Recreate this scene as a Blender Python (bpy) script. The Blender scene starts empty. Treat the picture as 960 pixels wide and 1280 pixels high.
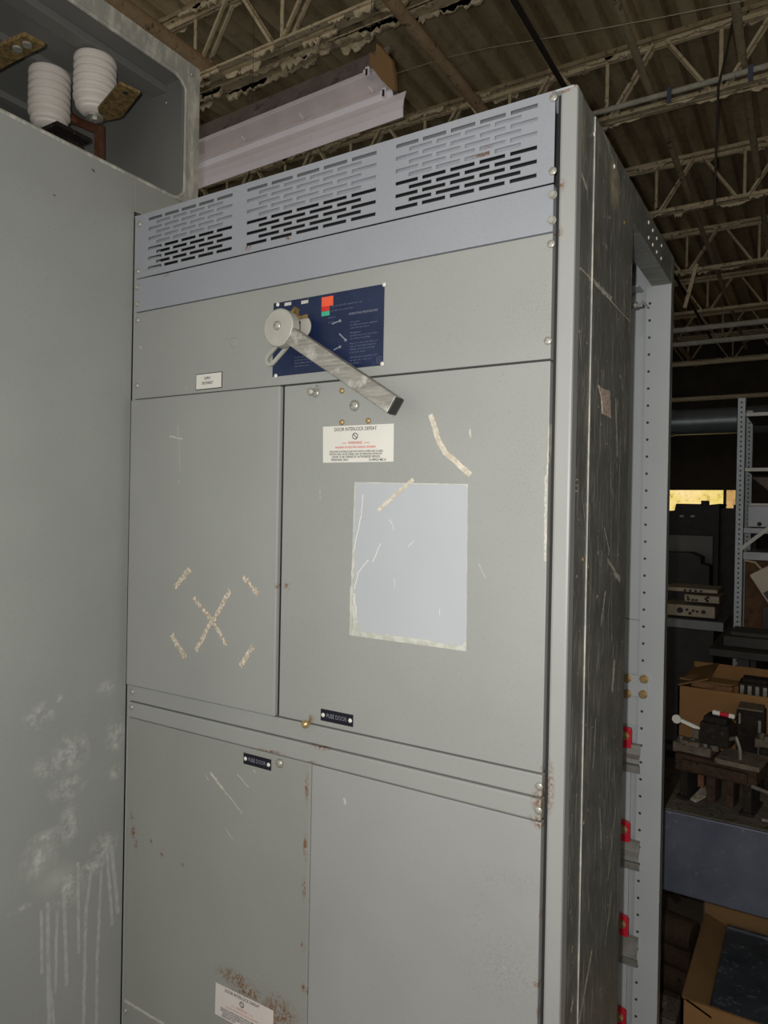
import bpy, bmesh, math, random
from mathutils import Vector, Matrix
random.seed(7)
SC = bpy.context.scene
COL = SC.collection
R = math.radians

# ------------------------------------------------------------------ camera
YAW, PITCH, ROLL, FPX = 0.55002, -0.0037, 0.0185, 882.44
CAMP = Vector((1.2787, -1.0238, 1.66))
def cam_axes():
    f = Vector((-math.sin(YAW)*math.cos(PITCH), math.cos(YAW)*math.cos(PITCH), math.sin(PITCH)))
    r = Vector((math.cos(YAW), math.sin(YAW), 0)); u = r.cross(f)
    c, s = math.cos(ROLL), math.sin(ROLL)
    return c*r+s*u, -s*r+c*u, f
CR, CU, CF = cam_axes()
def at(px, py, ax, val):
    """point of a known plane (ax = val) seen at a pixel of the 960x1280 photograph"""
    d = CF+CR*((px-480)/FPX)-CU*((py-640)/FPX)
    i = 'xyz'.index(ax)
    return CAMP+d*((val-CAMP[i])/d[i])
cd = bpy.data.cameras.new('camera'); co = bpy.data.objects.new('camera', cd); COL.objects.link(co)
co.matrix_world = Matrix(((CR.x, CU.x, -CF.x, CAMP.x), (CR.y, CU.y, -CF.y, CAMP.y), (CR.z, CU.z, -CF.z, CAMP.z), (0, 0, 0, 1)))
cd.sensor_fit = 'VERTICAL'; cd.sensor_height = 36; cd.lens = FPX/1280*36; cd.clip_start = .01
SC.camera = co

# ------------------------------------------------------------------ materials
def lin(c):
    return tuple(((v/255)/12.92 if v/255 <= .04045 else ((v/255+.055)/1.055)**2.4) for v in c)
class NT:
    def __init__(s, name):
        s.m = bpy.data.materials.new(name); s.m.use_nodes = True
        s.t = s.m.node_tree; s.t.nodes.clear()
        s.out = s.n('ShaderNodeOutputMaterial'); s.b = s.n('ShaderNodeBsdfPrincipled')
        s.t.links.new(s.b.outputs[0], s.out.inputs[0])
        s.co = s.n('ShaderNodeTexCoord').outputs['Object']
    def n(s, t): return s.t.nodes.new(t)
    def l(s, a, b):
        if isinstance(a, bpy.types.NodeSocket): s.t.links.new(a, b)
        else: b.default_value = a
    def math(s, op, a, b=0.0, clamp=False):
        n = s.n('ShaderNodeMath'); n.operation = op; n.use_clamp = clamp
        s.l(a, n.inputs[0]); s.l(b, n.inputs[1]); return n.outputs[0]
    def vm(s, op, a, b=(0, 0, 0)):
        n = s.n('ShaderNodeVectorMath'); n.operation = op
        s.l(a, n.inputs[0]); s.l(b, n.inputs[1])
        return n.outputs['Value'] if op in ('LENGTH', 'DOT_PRODUCT') else n.outputs[0]
    def noise(s, scale, detail=3, rough=.55, sc=(1, 1, 1), co=None, off=(0, 0, 0)):
        n = s.n('ShaderNodeTexNoise'); n.inputs['Scale'].default_value = scale
        n.inputs['Detail'].default_value = detail; n.inputs['Roughness'].default_value = rough
        v = s.vm('ADD', s.vm('MULTIPLY', co or s.co, sc), off)
        s.l(v, n.inputs['Vector']); return n.outputs['Fac']
    def ramp(s, v, a, b, lo=0.0, hi=1.0):
        n = s.n('ShaderNodeMapRange'); n.clamp = True
        s.l(v, n.inputs[0]); n.inputs[1].default_value = a; n.inputs[2].default_value = b
        n.inputs[3].default_value = lo; n.inputs[4].default_value = hi; return n.outputs[0]
    def mix(s, f, a, b):
        n = s.n('ShaderNodeMix'); n.data_type = 'RGBA'
        s.l(f, n.inputs[0])
        for v, i in ((a, 6), (b, 7)):
            if isinstance(v, bpy.types.NodeSocket): s.t.links.new(v, n.inputs[i])
            else: n.inputs[i].default_value = (*v[:3], 1)
        return n.outputs[2]
    def ell(s, c, r, soft=.5):
        d = s.vm('LENGTH', s.vm('DIVIDE', s.vm('SUBTRACT', s.wob(), c), r))
        if soft < 0: return s.ramp(d, 1.3, 0, 0, 1)
        return s.ramp(d, 1.0, soft, 0, 1)
    def wob(s):
        if not hasattr(s, '_w'):
            n = s.n('ShaderNodeTexNoise'); n.inputs['Scale'].default_value = 60; n.inputs['Detail'].default_value = 3
            s.l(s.co, n.inputs['Vector'])
            s._w = s.vm('ADD', s.co, s.vm('MULTIPLY', s.vm('SUBTRACT', n.outputs['Color'], (.5, .5, .5)), (.006, .006, .006)))
        return s._w
    def seg(s, a, b, w, soft=.4, mask=(1, 1, 1)):
        a, b = Vector(a), Vector(b); ba = b-a
        pa = s.vm('MULTIPLY', s.vm('SUBTRACT', s.wob(), tuple(a)), mask)
        h = s.math('MULTIPLY', s.vm('DOT_PRODUCT', pa, tuple(ba/ba.length_squared)), 1.0, True)
        n = s.n('ShaderNodeVectorMath'); n.operation = 'SCALE'; n.inputs[0].default_value = tuple(ba); s.l(h, n.inputs['Scale'])
        d = s.vm('LENGTH', s.vm('SUBTRACT', pa, n.outputs[0]))
        return s.ramp(d, w, w*soft, 0, 1)
    def mx(s, L):
        v = L[0]
        for q in L[1:]: v = s.math('MAXIMUM', v, q)
        return v
    def bump(s, h, strength=.2, dist=.002):
        n = s.n('ShaderNodeBump'); n.inputs['Strength'].default_value = strength; n.inputs['Distance'].default_value = dist
        s.l(h, n.inputs['Height']); s.t.links.new(n.outputs[0], s.b.inputs['Normal'])
    def fin(s, col, rough=.5, metal=0.0, spec=.5):
        i = s.b.inputs['Base Color']
        if isinstance(col, bpy.types.NodeSocket): s.t.links.new(col, i)
        else: i.default_value = (*col, 1)
        s.l(rough, s.b.inputs['Roughness']); s.l(metal, s.b.inputs['Metallic'])
        s.b.inputs['Specular IOR Level'].default_value = spec
        return s.m
def simple(name, c, rough=.5, metal=0.0, var=.12, scale=25, spec=.5, bump=0.0, bs=200):
    t = NT(name); f = t.noise(scale, 4)
    a = tuple(v*(1-var) for v in c); b = tuple(min(1, v*(1+var)) for v in c)
    if bump: t.bump(t.noise(bs, 2), bump, .001)
    return t.fin(t.mix(t.ramp(f, .3, .7), a, b), rough, metal, spec)
def paint(name, c, rough=.42, rust=(), scuff=(), dirt=(), var=.05, spec=.5):
    """flat grey enamel: faint mottling, orange peel, rust blooms (centre, radii), pale scuff lines"""
    t = NT(name)
    base = t.mix(t.ramp(t.noise(3.5, 3), .3, .7), tuple(v*(1-var) for v in c), tuple(v*(1+var) for v in c))
    speck = t.ramp(t.noise(420, 2, .6), .36, .31)
    base = t.mix(t.math('MULTIPLY', speck, .35), base, tuple(v*.4 for v in c))
    chips = t.math('MULTIPLY', t.ramp(t.noise(55, 2, .5, off=(3, 1, 7)), .775, .80), .55)
    base = t.mix(chips, base, (.55, .54, .50))
    if dirt:
        m = t.mx([t.ell(d[0], d[1], -.6) for d in dirt])
        base = t.mix(t.math('MULTIPLY', m, t.ramp(t.noise(330, 4, .7), .5, .68, 0, .34)), base, lin((112, 90, 74)))
    if rust:
        m = t.mx([t.ell(*d) for d in rust])
        m = t.math('MULTIPLY', m, t.ramp(t.noise(190, 4, .7), .44, .58))
        base = t.mix(m, base, t.mix(t.noise(300, 2), lin((88, 54, 28)), lin((146, 100, 52))))
    if scuff:
        m = t.math('MULTIPLY', t.mx([t.seg(*d) for d in scuff]), t.ramp(t.noise(260, 3), .3, .55, .25, 1))
        base = t.mix(m, base, lin((205, 200, 186)))
    t.bump(t.noise(520, 2), .10, .0006)
    return t.fin(base, t.ramp(t.noise(9, 2), .3, .7, rough-.06, rough+.08), 0, spec)

G_OP = lin((156, 158, 153)); G_BLUE = lin((156, 159, 165)); G_FRAME = lin((160, 161, 157)); G_LEFT = lin((156, 159, 153))
fz = 0
def F(px, py): p = at(px, py, 'y', 0); return (p.x, 0.0, p.z)
def S(px, py): p = at(px, py, 'x', .97); return (.97, p.y, p.z)
def L0(px, py): p = at(px, py, 'x', 0); return (0.0, p.y+.9, p.z)      # the tall cabinet's own frame
XZ = (1, 0, 1); YZ = (0, 1, 1)
M = {}
def er(p, rx, rz, soft=.3): return (p, (rx, 1, rz), soft)
M['vent'] = paint('blue grey enamel', G_BLUE, .4, rust=[er(F(702, 114), .02, .018), er(F(545, 150), .012, .008), er(F(312, 310), .012, .008), er(F(362, 298), .008, .01), er(F(293, 322), .008, .008)],
                  scuff=[])
M['baffle'] = paint('rust spotted baffle enamel', G_BLUE, .45, rust=[er(F(602, 190), .03, .010), er(F(645, 190), .03, .008), er(F(300, 268), .02, .01)])
M['strip'] = paint('blue grey strip enamel', G_BLUE, .4, rust=[er(F(695, 292), .012, .008), er(F(210, 344), .012, .004)])
M['oper'] = paint('green grey enamel', G_OP, .42, dirt=[er(F(670, 390), .05, .06)],
                  scuff=[(F(176, 434), F(178, 436), .002, .4, XZ)])
M['door_ul'] = paint('upper left door enamel', G_OP, .45, rust=[er(F(352, 732), .008, .008), er(F(355, 880), .01, .01)],
                     scuff=[(F(218, 546), F(233, 549), .0022, .3, XZ), (F(228, 533), F(231, 590), .0008, .3, XZ), (F(229, 600), F(229, 604), .0012, .3, XZ)])
M['door_ur'] = paint('upper right door enamel', G_OP, .45, rust=[er(F(360, 733), .008, .01), er(F(684, 965), .012, .02)], dirt=[er(F(668, 560), .05, .12)],
                     scuff=[(F(588, 538), F(589, 546), .002, .3, XZ), (F(683, 595), F(682, 700), .0022, .3, XZ), (F(600, 705), F(607, 722), .0008, .3, XZ),
                            (F(688, 530), F(684, 600), .0012, .3, XZ), (F(401, 612), F(402, 624), .001, .3, XZ)])
M['rail'] = paint('rail enamel', G_OP, .42, rust=[er(F(680, 1000), .02, .03), er(F(676, 1026), .025, .012), er(F(402, 932), .03, .006), er(F(395, 955), .02, .008), er(F(683, 1015), .01, .03), er(F(340, 938), .05, .004)])
M['door_ll'] = paint('lower left door enamel', lin((150, 151, 145)), .45,
                     rust=[er(F(383, 1058), .006, .03), er(F(381, 1110), .006, .028), er(F(380, 1182), .008, .012), er(F(380, 1232), .006, .012), er(F(204, 1067), .008, .006), er(F(230, 1080), .006, .005), er(F(350, 1268), .055, .045), er(F(166, 1020), .006, .012), er(F(172, 1055), .008, .012), er(F(168, 1040), .01, .02), er(F(190, 1050), .006, .008), er(F(295, 1222), .06, .02), er(F(310, 1238), .05, .02), er(F(385, 985), .006, .03), er(F(386, 1240), .006, .01)],
                     dirt=[er(F(170, 1040), .04, .06), er(F(320, 1240), .13, .06), er(F(180, 1220), .04, .08)],
                     scuff=[(F(265, 966), F(280, 985), .0035, .3, XZ), (F(280, 985), F(304, 1016), .0014, .3, XZ), (F(298, 967), F(312, 984), .0014, .3, XZ), (F(258, 968), F(262, 974), .0012, .3, XZ),
                            (F(158, 1250), F(206, 1279), .0045, .3, XZ), (F(283, 1034), F(292, 1048), .001, .3, XZ)])
M['door_lr'] = paint('lower right door enamel', lin((158, 159, 157)), .42, rust=[er(F(678, 1030), .02, .008), er(F(678, 1145), .006, .012), er(F(673, 1230), .01, .006), er(F(675, 1265), .006, .012)],
                     dirt=[er(F(640, 1100), .07, .02), er(F(640, 1210), .10, .07), er(F(600, 1140), .02, .06)],
                     scuff=[(F(432, 998), F(433, 1003), .0032, .4, XZ)])
M['post'] = paint('corner post enamel', G_FRAME, .4, rust=[er(F(686, 985), .010, .05), er(F(700, 232), .012, .012), er(F(702, 112), .03, .008), er(F(697, 290), .01, .01), er(F(688, 430), .01, .02)], spec=.6)

def side_mat():
    t = NT('dark scratched side enamel')
    c = lin((116, 117, 110))
    low = t.noise(2.2, 3, off=(4, 2, 1))
    base = t.mix(t.ramp(t.noise(14, 4), .3, .7), tuple(v*.72 for v in c), tuple(v*1.1 for v in c))
    st = t.ramp(t.noise(1, 4, .65, sc=(1, 190, 8)), .565, .64)
    st = t.math('MULTIPLY', st, t.ramp(low, .36, .58))
    st2 = t.math('MULTIPLY', t.ramp(t.noise(1, 3, .6, sc=(1, 95, 22), off=(5, 9, 2)), .63, .69), t.ramp(t.noise(5, 2, off=(9, 9, 9)), .45, .62))
    def rot(a):
        n = t.n('ShaderNodeMapping'); n.inputs['Rotation'].default_value = (R(a), 0, 0); t.l(t.co, n.inputs['Vector']); return n.outputs[0]
    fine = []
    for a, k, o in ((7, 260, 1), (-5, 300, 4), (16, 240, 8), (-22, 280, 2)):
        f = t.ramp(t.noise(1, 2, .5, sc=(1, k, 11), co=rot(a), off=(o, o, o)), .66, .70)
        fine.append(t.math('MULTIPLY', f, t.ramp(t.noise(6, 2, off=(o, 2*o, o)), .42, .6)))
    sp = t.math('MULTIPLY', t.ramp(t.noise(70, 2, .5), .70, .74), .8)
    lines = []
    def sg(a, b, w): lines.append(t.seg(S(*a), S(*b), w, .3, YZ))
    sg((722, 330), (765, 372), .0022); sg((738, 348), (788, 402), .0016); sg((745, 355), (764, 374), .0045)
    sg((750, 150), (775, 225), .0016); sg((736, 560), (738, 760), .0012); sg((737, 760), (734, 960), .0012)
    sg((764, 560), (765, 800), .0013); sg((776, 540), (772, 720), .0016); sg((770, 500), (772, 570), .0045)
    sg((756, 660), (762, 690), .003); sg((760, 700), (774, 722), .004); sg((768, 716), (775, 724), .008); sg((757, 740), (752, 780), .005)
    sg((768, 830), (766, 860), .011); sg((700, 836), (697, 843), .006); sg((725, 290), (716, 296), .002); sg((770, 1010), (760, 1100), .003); sg((740, 1190), (725, 1275), .006)
    sg((718, 1250), (716, 1262), .007); sg((750, 1010), (752, 1060), .003); sg((745, 900), (742, 960), .003); sg((765, 1115), (757, 1180), .003); sg((721, 585), (721, 592), .004)
    sg((717, 600), (725, 600), .001); sg((716, 607), (724, 606), .0012); sg((715, 614), (724, 613), .0014); sg((790, 330), (787, 420), .0018); sg((728, 215), (735, 235), .005)
    ex = t.math('MULTIPLY', t.mx(lines), t.ramp(t.noise(150, 3), .32, .55, .2, 1))
    m = t.mx([t.math('MULTIPLY', st, .62), t.math('MULTIPLY', st2, .6), t.math('MULTIPLY', t.mx(fine), .85), sp, ex])
    dull = t.mx([t.ell(S(768, 230), (1, .05, .05), .3), t.ell(S(730, 160), (1, .02, .05), .3)])
    base = t.mix(t.math('MULTIPLY', dull, t.ramp(t.noise(35, 4), .4, .6, .3, 1)), base, lin((186, 174, 142)))
    base = t.mix(m, base, lin((214, 208, 190)))
    t.bump(t.noise(400, 2), .1, .0006)
    return t.fin(base, t.ramp(m, 0, 1, .42, .6), 0, .45)
M['side'] = side_mat()

def left_mat():
    t = NT('left cabinet enamel with chalky runs'); c = G_LEFT
    base = t.mix(t.ramp(t.noise(3, 3), .3, .7), tuple(v*.93 for v in c), tuple(v*1.05 for v in c))
    base = t.mix(t.math('MULTIPLY', t.ramp(t.noise(380, 2, .6), .36, .30), .35), base, tuple(v*.4 for v in c))
    runs = []
    for a, b, w in (((60, 1130), (62, 1279), .0055), ((52, 1140), (53, 1215), .004), ((72, 1140), (70, 1240), .004), ((80, 1110), (84, 1230), .005), ((98, 1080), (99, 1190), .0045),
                    ((115, 1080), (108, 1140), .005), ((108, 1140), (105, 1279), .005), ((127, 1090), (122, 1200), .0045), ((122, 1200), (121, 1279), .0045), ((134, 1060), (141, 1155), .005), ((140, 1060), (148, 1140), .006), ((64, 1240), (68, 1279), .004)):
        runs.append(t.seg(L0(*a), L0(*b), w, .5, YZ))
    run = t.math('MULTIPLY', t.mx(runs), t.ramp(t.noise(60, 4, .6), .32, .6, .35, 1))
    bl = [t.ell(L0(u, v), (1, ry, rz), .15) for u, v, ry, rz in ((135, 860, .03, .02), (74, 873, .012, .01), (50, 895, .04, .03), (90, 940, .05, .05), (60, 960, .04, .03), (145, 920, .03, .05), (85, 985, .05, .03),
                                                            (88, 1030, .03, .05), (52, 1075, .05, .06), (60, 1045, .05, .015), (130, 1060, .04, .04), (85, 1110, .05, .05), (25, 1137, .03, .008), (145, 965, .02, .02), (115, 1085, .04, .03))]
    sm = t.math('MULTIPLY', t.mx(bl), t.ramp(t.noise(45, 5, .74), .44, .63))
    soft = t.math('MULTIPLY', t.mx([t.ell(L0(52, 1075), (1, .04, .05), .1), t.ell(L0(60, 1042), (1, .045, .012), .1), t.ell(L0(70, 1100), (1, .06, .04), .05)]), t.ramp(t.noise(20, 3), .3, .6, .3, .8))
    base = t.mix(t.mx([t.math('MULTIPLY', run, .36), t.math('MULTIPLY', sm, .62), t.math('MULTIPLY', soft, .34)]), base, lin((222, 220, 214)))
    sc = t.mx([t.seg(L0(116, 212), L0(118, 214), .0025, .4, YZ), t.seg(L0(68, 243), L0(69, 244), .002, .4, YZ)])
    base = t.mix(sc, base, (.05, .05, .05))
    t.bump(t.noise(500, 2), .1, .0006)
    return t.fin(base, .45)
M['left'] = left_mat()
M['inner'] = paint('compartment enamel', lin((118, 118, 113)), .5)
def worn(name, c, c2):
    t = NT(name); f = t.ramp(t.noise(40, 5, .7, sc=(1, 1, .35)), .45, .65)
    return t.fin(t.mix(f, c, c2), .5)
M['lip'] = worn('worn lip enamel', lin((158, 157, 148)), lin((205, 200, 186)))
M['inside'] = paint('cabinet interior enamel', lin((176, 180, 180)), .45)
M['shade'] = simple('painted slot shade', (.02, .02, .02), .7)
M['gap'] = simple('gap and hole shade', (.025, .024, .022), .8)
M['zinc'] = simple('zinc plated steel', lin((178, 176, 166)), .33, .45, .2, 120)
M['brassy'] = simple('yellow zinc bolt', lin((176, 150, 104)), .35, .4, .3, 150)
M['alu'] = NT('brushed aluminium')
def alu():
    t = M['alu']; f = t.noise(1, 4, .65, sc=(25, 60, 210)); g = t.ramp(t.noise(38, 4), .55, .72)
    c = t.mix(t.ramp(f, .3, .7), lin((134, 132, 124)), lin((176, 173, 163)))
    c = t.mix(g, c, lin((208, 205, 196)))
    return t.fin(c, .5, .35)
M['alu'] = alu()
M['black'] = simple('black plastic', (.012, .012, .012), .45, 0, .2, 60)
M['hubgrey'] = simple('hub grey', lin((172, 171, 160)), .4, 0, .08, 30)
def plate():
    t = NT('navy engraved plate')
    c = t.mix(t.ramp(t.noise(18, 4), .35, .7), lin((24, 36, 66)), lin((34, 46, 78)))
    c = t.mix(t.math('MULTIPLY', t.ramp(t.noise(150, 3, .7), .68, .73), .35), c, lin((120, 120, 130)))
    return t.fin(c, .35)
M['navy'] = plate()
M['ink'] = simple('plate lettering', lin((136, 139, 150)), .5, 0, .2)
M['ink2'] = simple('worn plate lettering', lin((84, 92, 116)), .5, 0, .4, 300)
M['orange'] = simple('orange printing', lin((240, 96, 62)), .5, 0, .1)
M['red'] = simple('red printing', lin((205, 50, 40)), .5, 0, .1)
M['green'] = simple('turquoise printing', lin((70, 178, 140)), .5, 0, .1)
M['white'] = simple('white label', lin((226, 224, 214)), .45, 0, .03, 12)
M['whited'] = simple('faded white label', lin((220, 212, 206)), .45, 0, .04, 12)
M['blackink'] = simple('black printing', (.03, .03, .03), .6)
M['redink'] = simple('red print', lin((206, 60, 54)), .6)
M['pinkink'] = simple('faded red print', lin((205, 140, 130)), .6)
M['darkplate'] = simple('black nameplate', lin((18, 18, 32)), .3, 0, .1)
def residue(name, c, c2, s=130):
    t = NT(name); f = t.ramp(t.noise(s, 4, .7), .42, .6)
    t.bump(t.noise(s, 4), .5, .002)
    return t.fin(t.mix(f, c, c2), .8)
M['tape'] = residue('old tape residue', lin((196, 186, 166)), lin((222, 214, 198)))
M['flake'] = residue('peeled adhesive', lin((166, 150, 124)), lin((226, 218, 204)), 150)
def sticker():
    t = NT('blue grey film patch'); c = lin((184, 188, 192))
    base = t.mix(t.ramp(t.noise(5, 3), .3, .7), tuple(v*.97 for v in c), tuple(v*1.03 for v in c))
    ls = [((455, 618), (453, 645), .0012), ((453, 645), (443, 690), .0014), ((477, 680), (468, 701), .0012), ((462, 700), (449, 715), .0012), ((449, 715), (445, 735), .0012), ((489, 649), (494, 663), .0007),
          ((444, 742), (450, 790), .0014), ((440, 738), (447, 760), .0012), ((551, 760), (551, 768), .0009), ((512, 684), (518, 676), .0008), ((494, 723), (495, 735), .0006)]
    m = t.mx([t.seg(F(*a), F(*b), w, .4, XZ) for a, b, w in ls])
    base = t.mix(m, base, lin((226, 226, 216)))
    return t.fin(base, .3)
M['film'] = sticker()
M['cream'] = residue('cream border film', lin((186, 188, 176)), lin((206, 206, 194)), 60)
M['sidesticker'] = residue('worn brown sticker', lin((176, 150, 134)), lin((222, 206, 192)), 190)
M['redpoly'] = simple('red insulator', lin((200, 34, 54)), .4, 0, .1, 30)
M['clip'] = simple('galvanised clip', lin((150, 148, 140)), .45, .4, .2, 40)
M['porc'] = simple('glazed white porcelain', lin((226, 218, 208)), .18, 0, .04, 12)
M['brass'] = residue('tarnished brass', lin((92, 74, 42)), lin((138, 114, 68)), 90)
M['copper'] = simple('tarnished copper', lin((110, 72, 52)), .5, .4, .25, 60)
def dusty(name, a, b, c, s=14):
    t = NT(name)
    k = t.mix(t.ramp(t.noise(s, 5, .7), .35, .65), lin(a), lin(b))
    k = t.mix(t.ramp(t.noise(s*2.3, 4, .7, off=(3, 3, 3)), .58, .66), k, lin(c))
    t.bump(t.noise(s*6, 4), .5, .01)
    return t.fin(k, .9, 0, .2)
M['dust'] = dusty('dusty joist paint', (196, 178, 144), (218, 203, 170), (92, 80, 62))
M['crust'] = dusty('flaking crust', (202, 184, 150), (226, 212, 182), (84, 74, 58), 22)
M['deck'] = None
def deck():
    t = NT('grimy steel roof deck')
    k = t.mix(t.ramp(t.noise(1.1, 4, .6, sc=(6, .9, 1)), .35, .68), lin((174, 157, 124)), lin((216, 198, 160)))
    k = t.mix(t.math('MULTIPLY', t.ramp(t.noise(16, 5, .7), .5, .75), .5), k, lin((112, 98, 78)))
    return t.fin(k, .75, 0, .2)
M['deck'] = deck()
M['pipe'] = dusty('brown dusty pipe', (182, 154, 120), (200, 174, 138), (130, 106, 80), 10)
M['rod'] = dusty('dull grey rod', (186, 170, 138), (206, 190, 156), (120, 106, 84), 10)
M['darkrod'] = simple('black rod', lin((54, 48, 42)), .7)
M['conduit'] = dusty('galvanised conduit', (176, 172, 156), (196, 192, 176), (120, 116, 104), 12)
M['strap'] = simple('blue grey strap', lin((84, 88, 108)), .6)
M['wire'] = simple('pale cable', lin((170, 160, 140)), .6)
M['fixw'] = simple('white reflector enamel', lin((222, 216, 222)), .32, 0, .04, 6)
M['fixg'] = simple('greyer white enamel', lin((196, 186, 186)), .45, 0, .1, 9)  # slightly darker, pinkish tone for the ballast channel
M['fixd'] = dusty('dark mottled enamel', (92, 84, 80), (118, 108, 104), (70, 62, 58), 7)  # darker mottled tone for the upper wing and housing
M['card'] = NT('x')
def card(name, a, b):
    t = NT(name); f = t.noise(1, 3, sc=(8, 8, 60)); g = t.noise(6, 4)
    return t.fin(t.mix(t.ramp(g, .3, .7), t.mix(f, lin(a), lin(b)), lin(a)), .85, 0, .2)
M['card'] = card('cardboard', (138, 102, 64), (158, 120, 78))
M['card2'] = card('dark and shaded cardboard', (118, 92, 60), (142, 110, 72))  # also carries the painted shade of the floor box walls
def bench():
    t = NT('chipped navy bench enamel'); c = t.mix(t.ramp(t.noise(12, 4), .3, .7), lin((70, 76, 90)), lin((88, 92, 106)))
    c = t.mix(t.math('MULTIPLY', t.ramp(t.noise(60, 5, .75), .62, .70), .5), c, lin((150, 152, 158)))
    return t.fin(c, .5)
M['bench'] = bench()
def scuffed():
    t = NT('scuffed dark steel'); c = t.mix(t.ramp(t.noise(10, 4), .3, .7), lin((46, 54, 60)), lin((70, 76, 82)))
    c = t.mix(t.math('MULTIPLY', t.ramp(t.noise(28, 6, .75), .56, .70), .6), c, lin((170, 172, 178)))
    return t.fin(c, .5)
M['scuffed'] = scuffed()
M['benchtop'] = dusty('dirty bench top', (88, 82, 74), (112, 104, 92), (60, 54, 48), 12)
M['cont_dark'] = dusty('dark phenolic', (34, 30, 27), (48, 42, 38), (70, 62, 54), 30)
M['cont_brown'] = dusty('brown phenolic', (58, 44, 34), (74, 58, 45), (40, 32, 26), 30)
M['cont_grey'] = dusty('grey insulation', (96, 88, 76), (118, 108, 94), (66, 58, 50), 30)
M['steel'] = simple('dull steel', lin((128, 124, 114)), .5, .5, .2, 50)
M['uprightm'] = simple('pale blue rack enamel', lin((176, 186, 190)), .45, 0, .06, 8)
M['rack'] = simple('rack beam enamel', lin((196, 194, 188)), .5, 0, .06)
M['tray'] = simple('grey sheet metal', lin((146, 148, 152)), .45, .3, .12, 10)
M['beige'] = simple('beige instrument enamel', lin((188, 176, 154)), .5, 0, .08, 10)
M['darkmach'] = simple('dark machine enamel', lin((52, 50, 46)), .6, 0, .3, 8)
M['palepanel'] = simple('pale board', lin((124, 124, 122)), .8, 0, .06, 4)
M['brownbox'] = dusty('dark brown carton', (96, 72, 54), (112, 86, 64), (76, 56, 42), 8)
M['duct'] = simple('galvanised duct', lin((150, 160, 164)), .35, .5, .15, 6)
M['floor'] = dusty('dirty concrete', (86, 80, 72), (104, 98, 88), (60, 56, 50), 3)
M['wall'] = simple('dark block wall', lin((74, 66, 54)), .9, 0, .15, 5)
M['wood'] = dusty('old wood', (112, 80, 58), (134, 98, 72), (80, 56, 42), 20)
def emis(name, a, b, st):
    t = NT(name); c = t.mix(t.ramp(t.noise(2.2, 5, .7), .35, .65), a, b)
    d = t.mix(t.ramp(t.noise(14, 4, .7), .55, .7), c, tuple(v*.55 for v in a))
    t.t.links.new(d, t.b.inputs['Emission Color']); t.b.inputs['Emission Strength'].default_value = st
    return t.fin((.02, .02, .02), .3)
M['day1'] = emis('daylight through yellow pane', lin((228, 200, 96)), lin((252, 224, 164)), 1.05)
M['day2'] = emis('daylight through tan pane', lin((190, 148, 88)), lin((214, 172, 110)), .9)

# ------------------------------------------------------------------ mesh helpers
class MB:
    def __init__(s): s.bm = bmesh.new()
    def box(s, a, b, rot=None, piv=None):
        a, b = Vector(a), Vector(b)
        lo = Vector(map(min, a, b)); hi = Vector(map(max, a, b))
        m = Matrix.Translation((lo+hi)/2) @ Matrix.Diagonal((*(hi-lo), 1))
        if rot is not None:
            p = Vector(piv) if piv is not None else (lo+hi)/2
            m = Matrix.Translation(p) @ rot.to_4x4() @ Matrix.Translation(-p) @ m
        bmesh.ops.create_cube(s.bm, size=1, matrix=m); return s
    def bar(s, p, q, w, t, up=(0, 0, 1)):
        p, q = Vector(p), Vector(q); d = (q-p); L = d.length; d = d/L
        x = d.cross(Vector(up)); x.normalize(); y = x.cross(d)
        m = Matrix((( x.x*w, d.x*L, y.x*t, (p.x+q.x)/2), (x.y*w, d.y*L, y.y*t, (p.y+q.y)/2), (x.z*w, d.z*L, y.z*t, (p.z+q.z)/2), (0, 0, 0, 1)))
        bmesh.ops.create_cube(s.bm, size=1, matrix=m); return s
    def cyl(s, p, q, r, r2=None, n=16):
        p, q = Vector(p), Vector(q); d = q-p
        m = Matrix.Translation((p+q)/2) @ d.to_track_quat('Z', 'Y').to_matrix().to_4x4()
        bmesh.ops.create_cone(s.bm, cap_ends=True, segments=n, radius1=r, radius2=r if r2 is None else r2, depth=d.length, matrix=m); return s
    def tube(s, pts, r, n=8):
        for a, b in zip(pts, pts[1:]): s.cyl(a, b, r, n=n)
        for p in pts[1:-1]: bmesh.ops.create_uvsphere(s.bm, u_segments=n, v_segments=6, radius=r, matrix=Matrix.Translation(Vector(p)))
        return s
    def prism(s, pts, vec):
        v = [s.bm.verts.new(Vector(p)) for p in pts]; w = [s.bm.verts.new(Vector(p)+Vector(vec)) for p in pts]
        n = len(pts); fs = [s.bm.faces.new(v), s.bm.faces.new(w[::-1])]
        for i in range(n): fs.append(s.bm.faces.new((v[i], w[i], w[(i+1) % n], v[(i+1) % n])))
        bmesh.ops.recalc_face_normals(s.bm, faces=fs); return s
    def lathe(s, prof, c, n=32, axis='z'):
        rings = []
        for r, h in prof:
            ring = []
            for i in range(n):
                a = 2*math.pi*i/n; x, y = r*math.cos(a), r*math.sin(a)
                p = Vector((x, y, h)) if axis == 'z' else (Vector((x, h, y)) if axis == 'y' else Vector((h, x, y)))
                ring.append(s.bm.verts.new(Vector(c)+p))
            rings.append(ring)
        fs = []
        for a, b in zip(rings, rings[1:]):
            for i in range(n): fs.append(s.bm.faces.new((a[i], a[(i+1) % n], b[(i+1) % n], b[i])))
        fs.append(s.bm.faces.new(rings[0][::-1])); fs.append(s.bm.faces.new(rings[-1]))
        bmesh.ops.recalc_face_normals(s.bm, faces=fs); return s
OFF = {}
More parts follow.
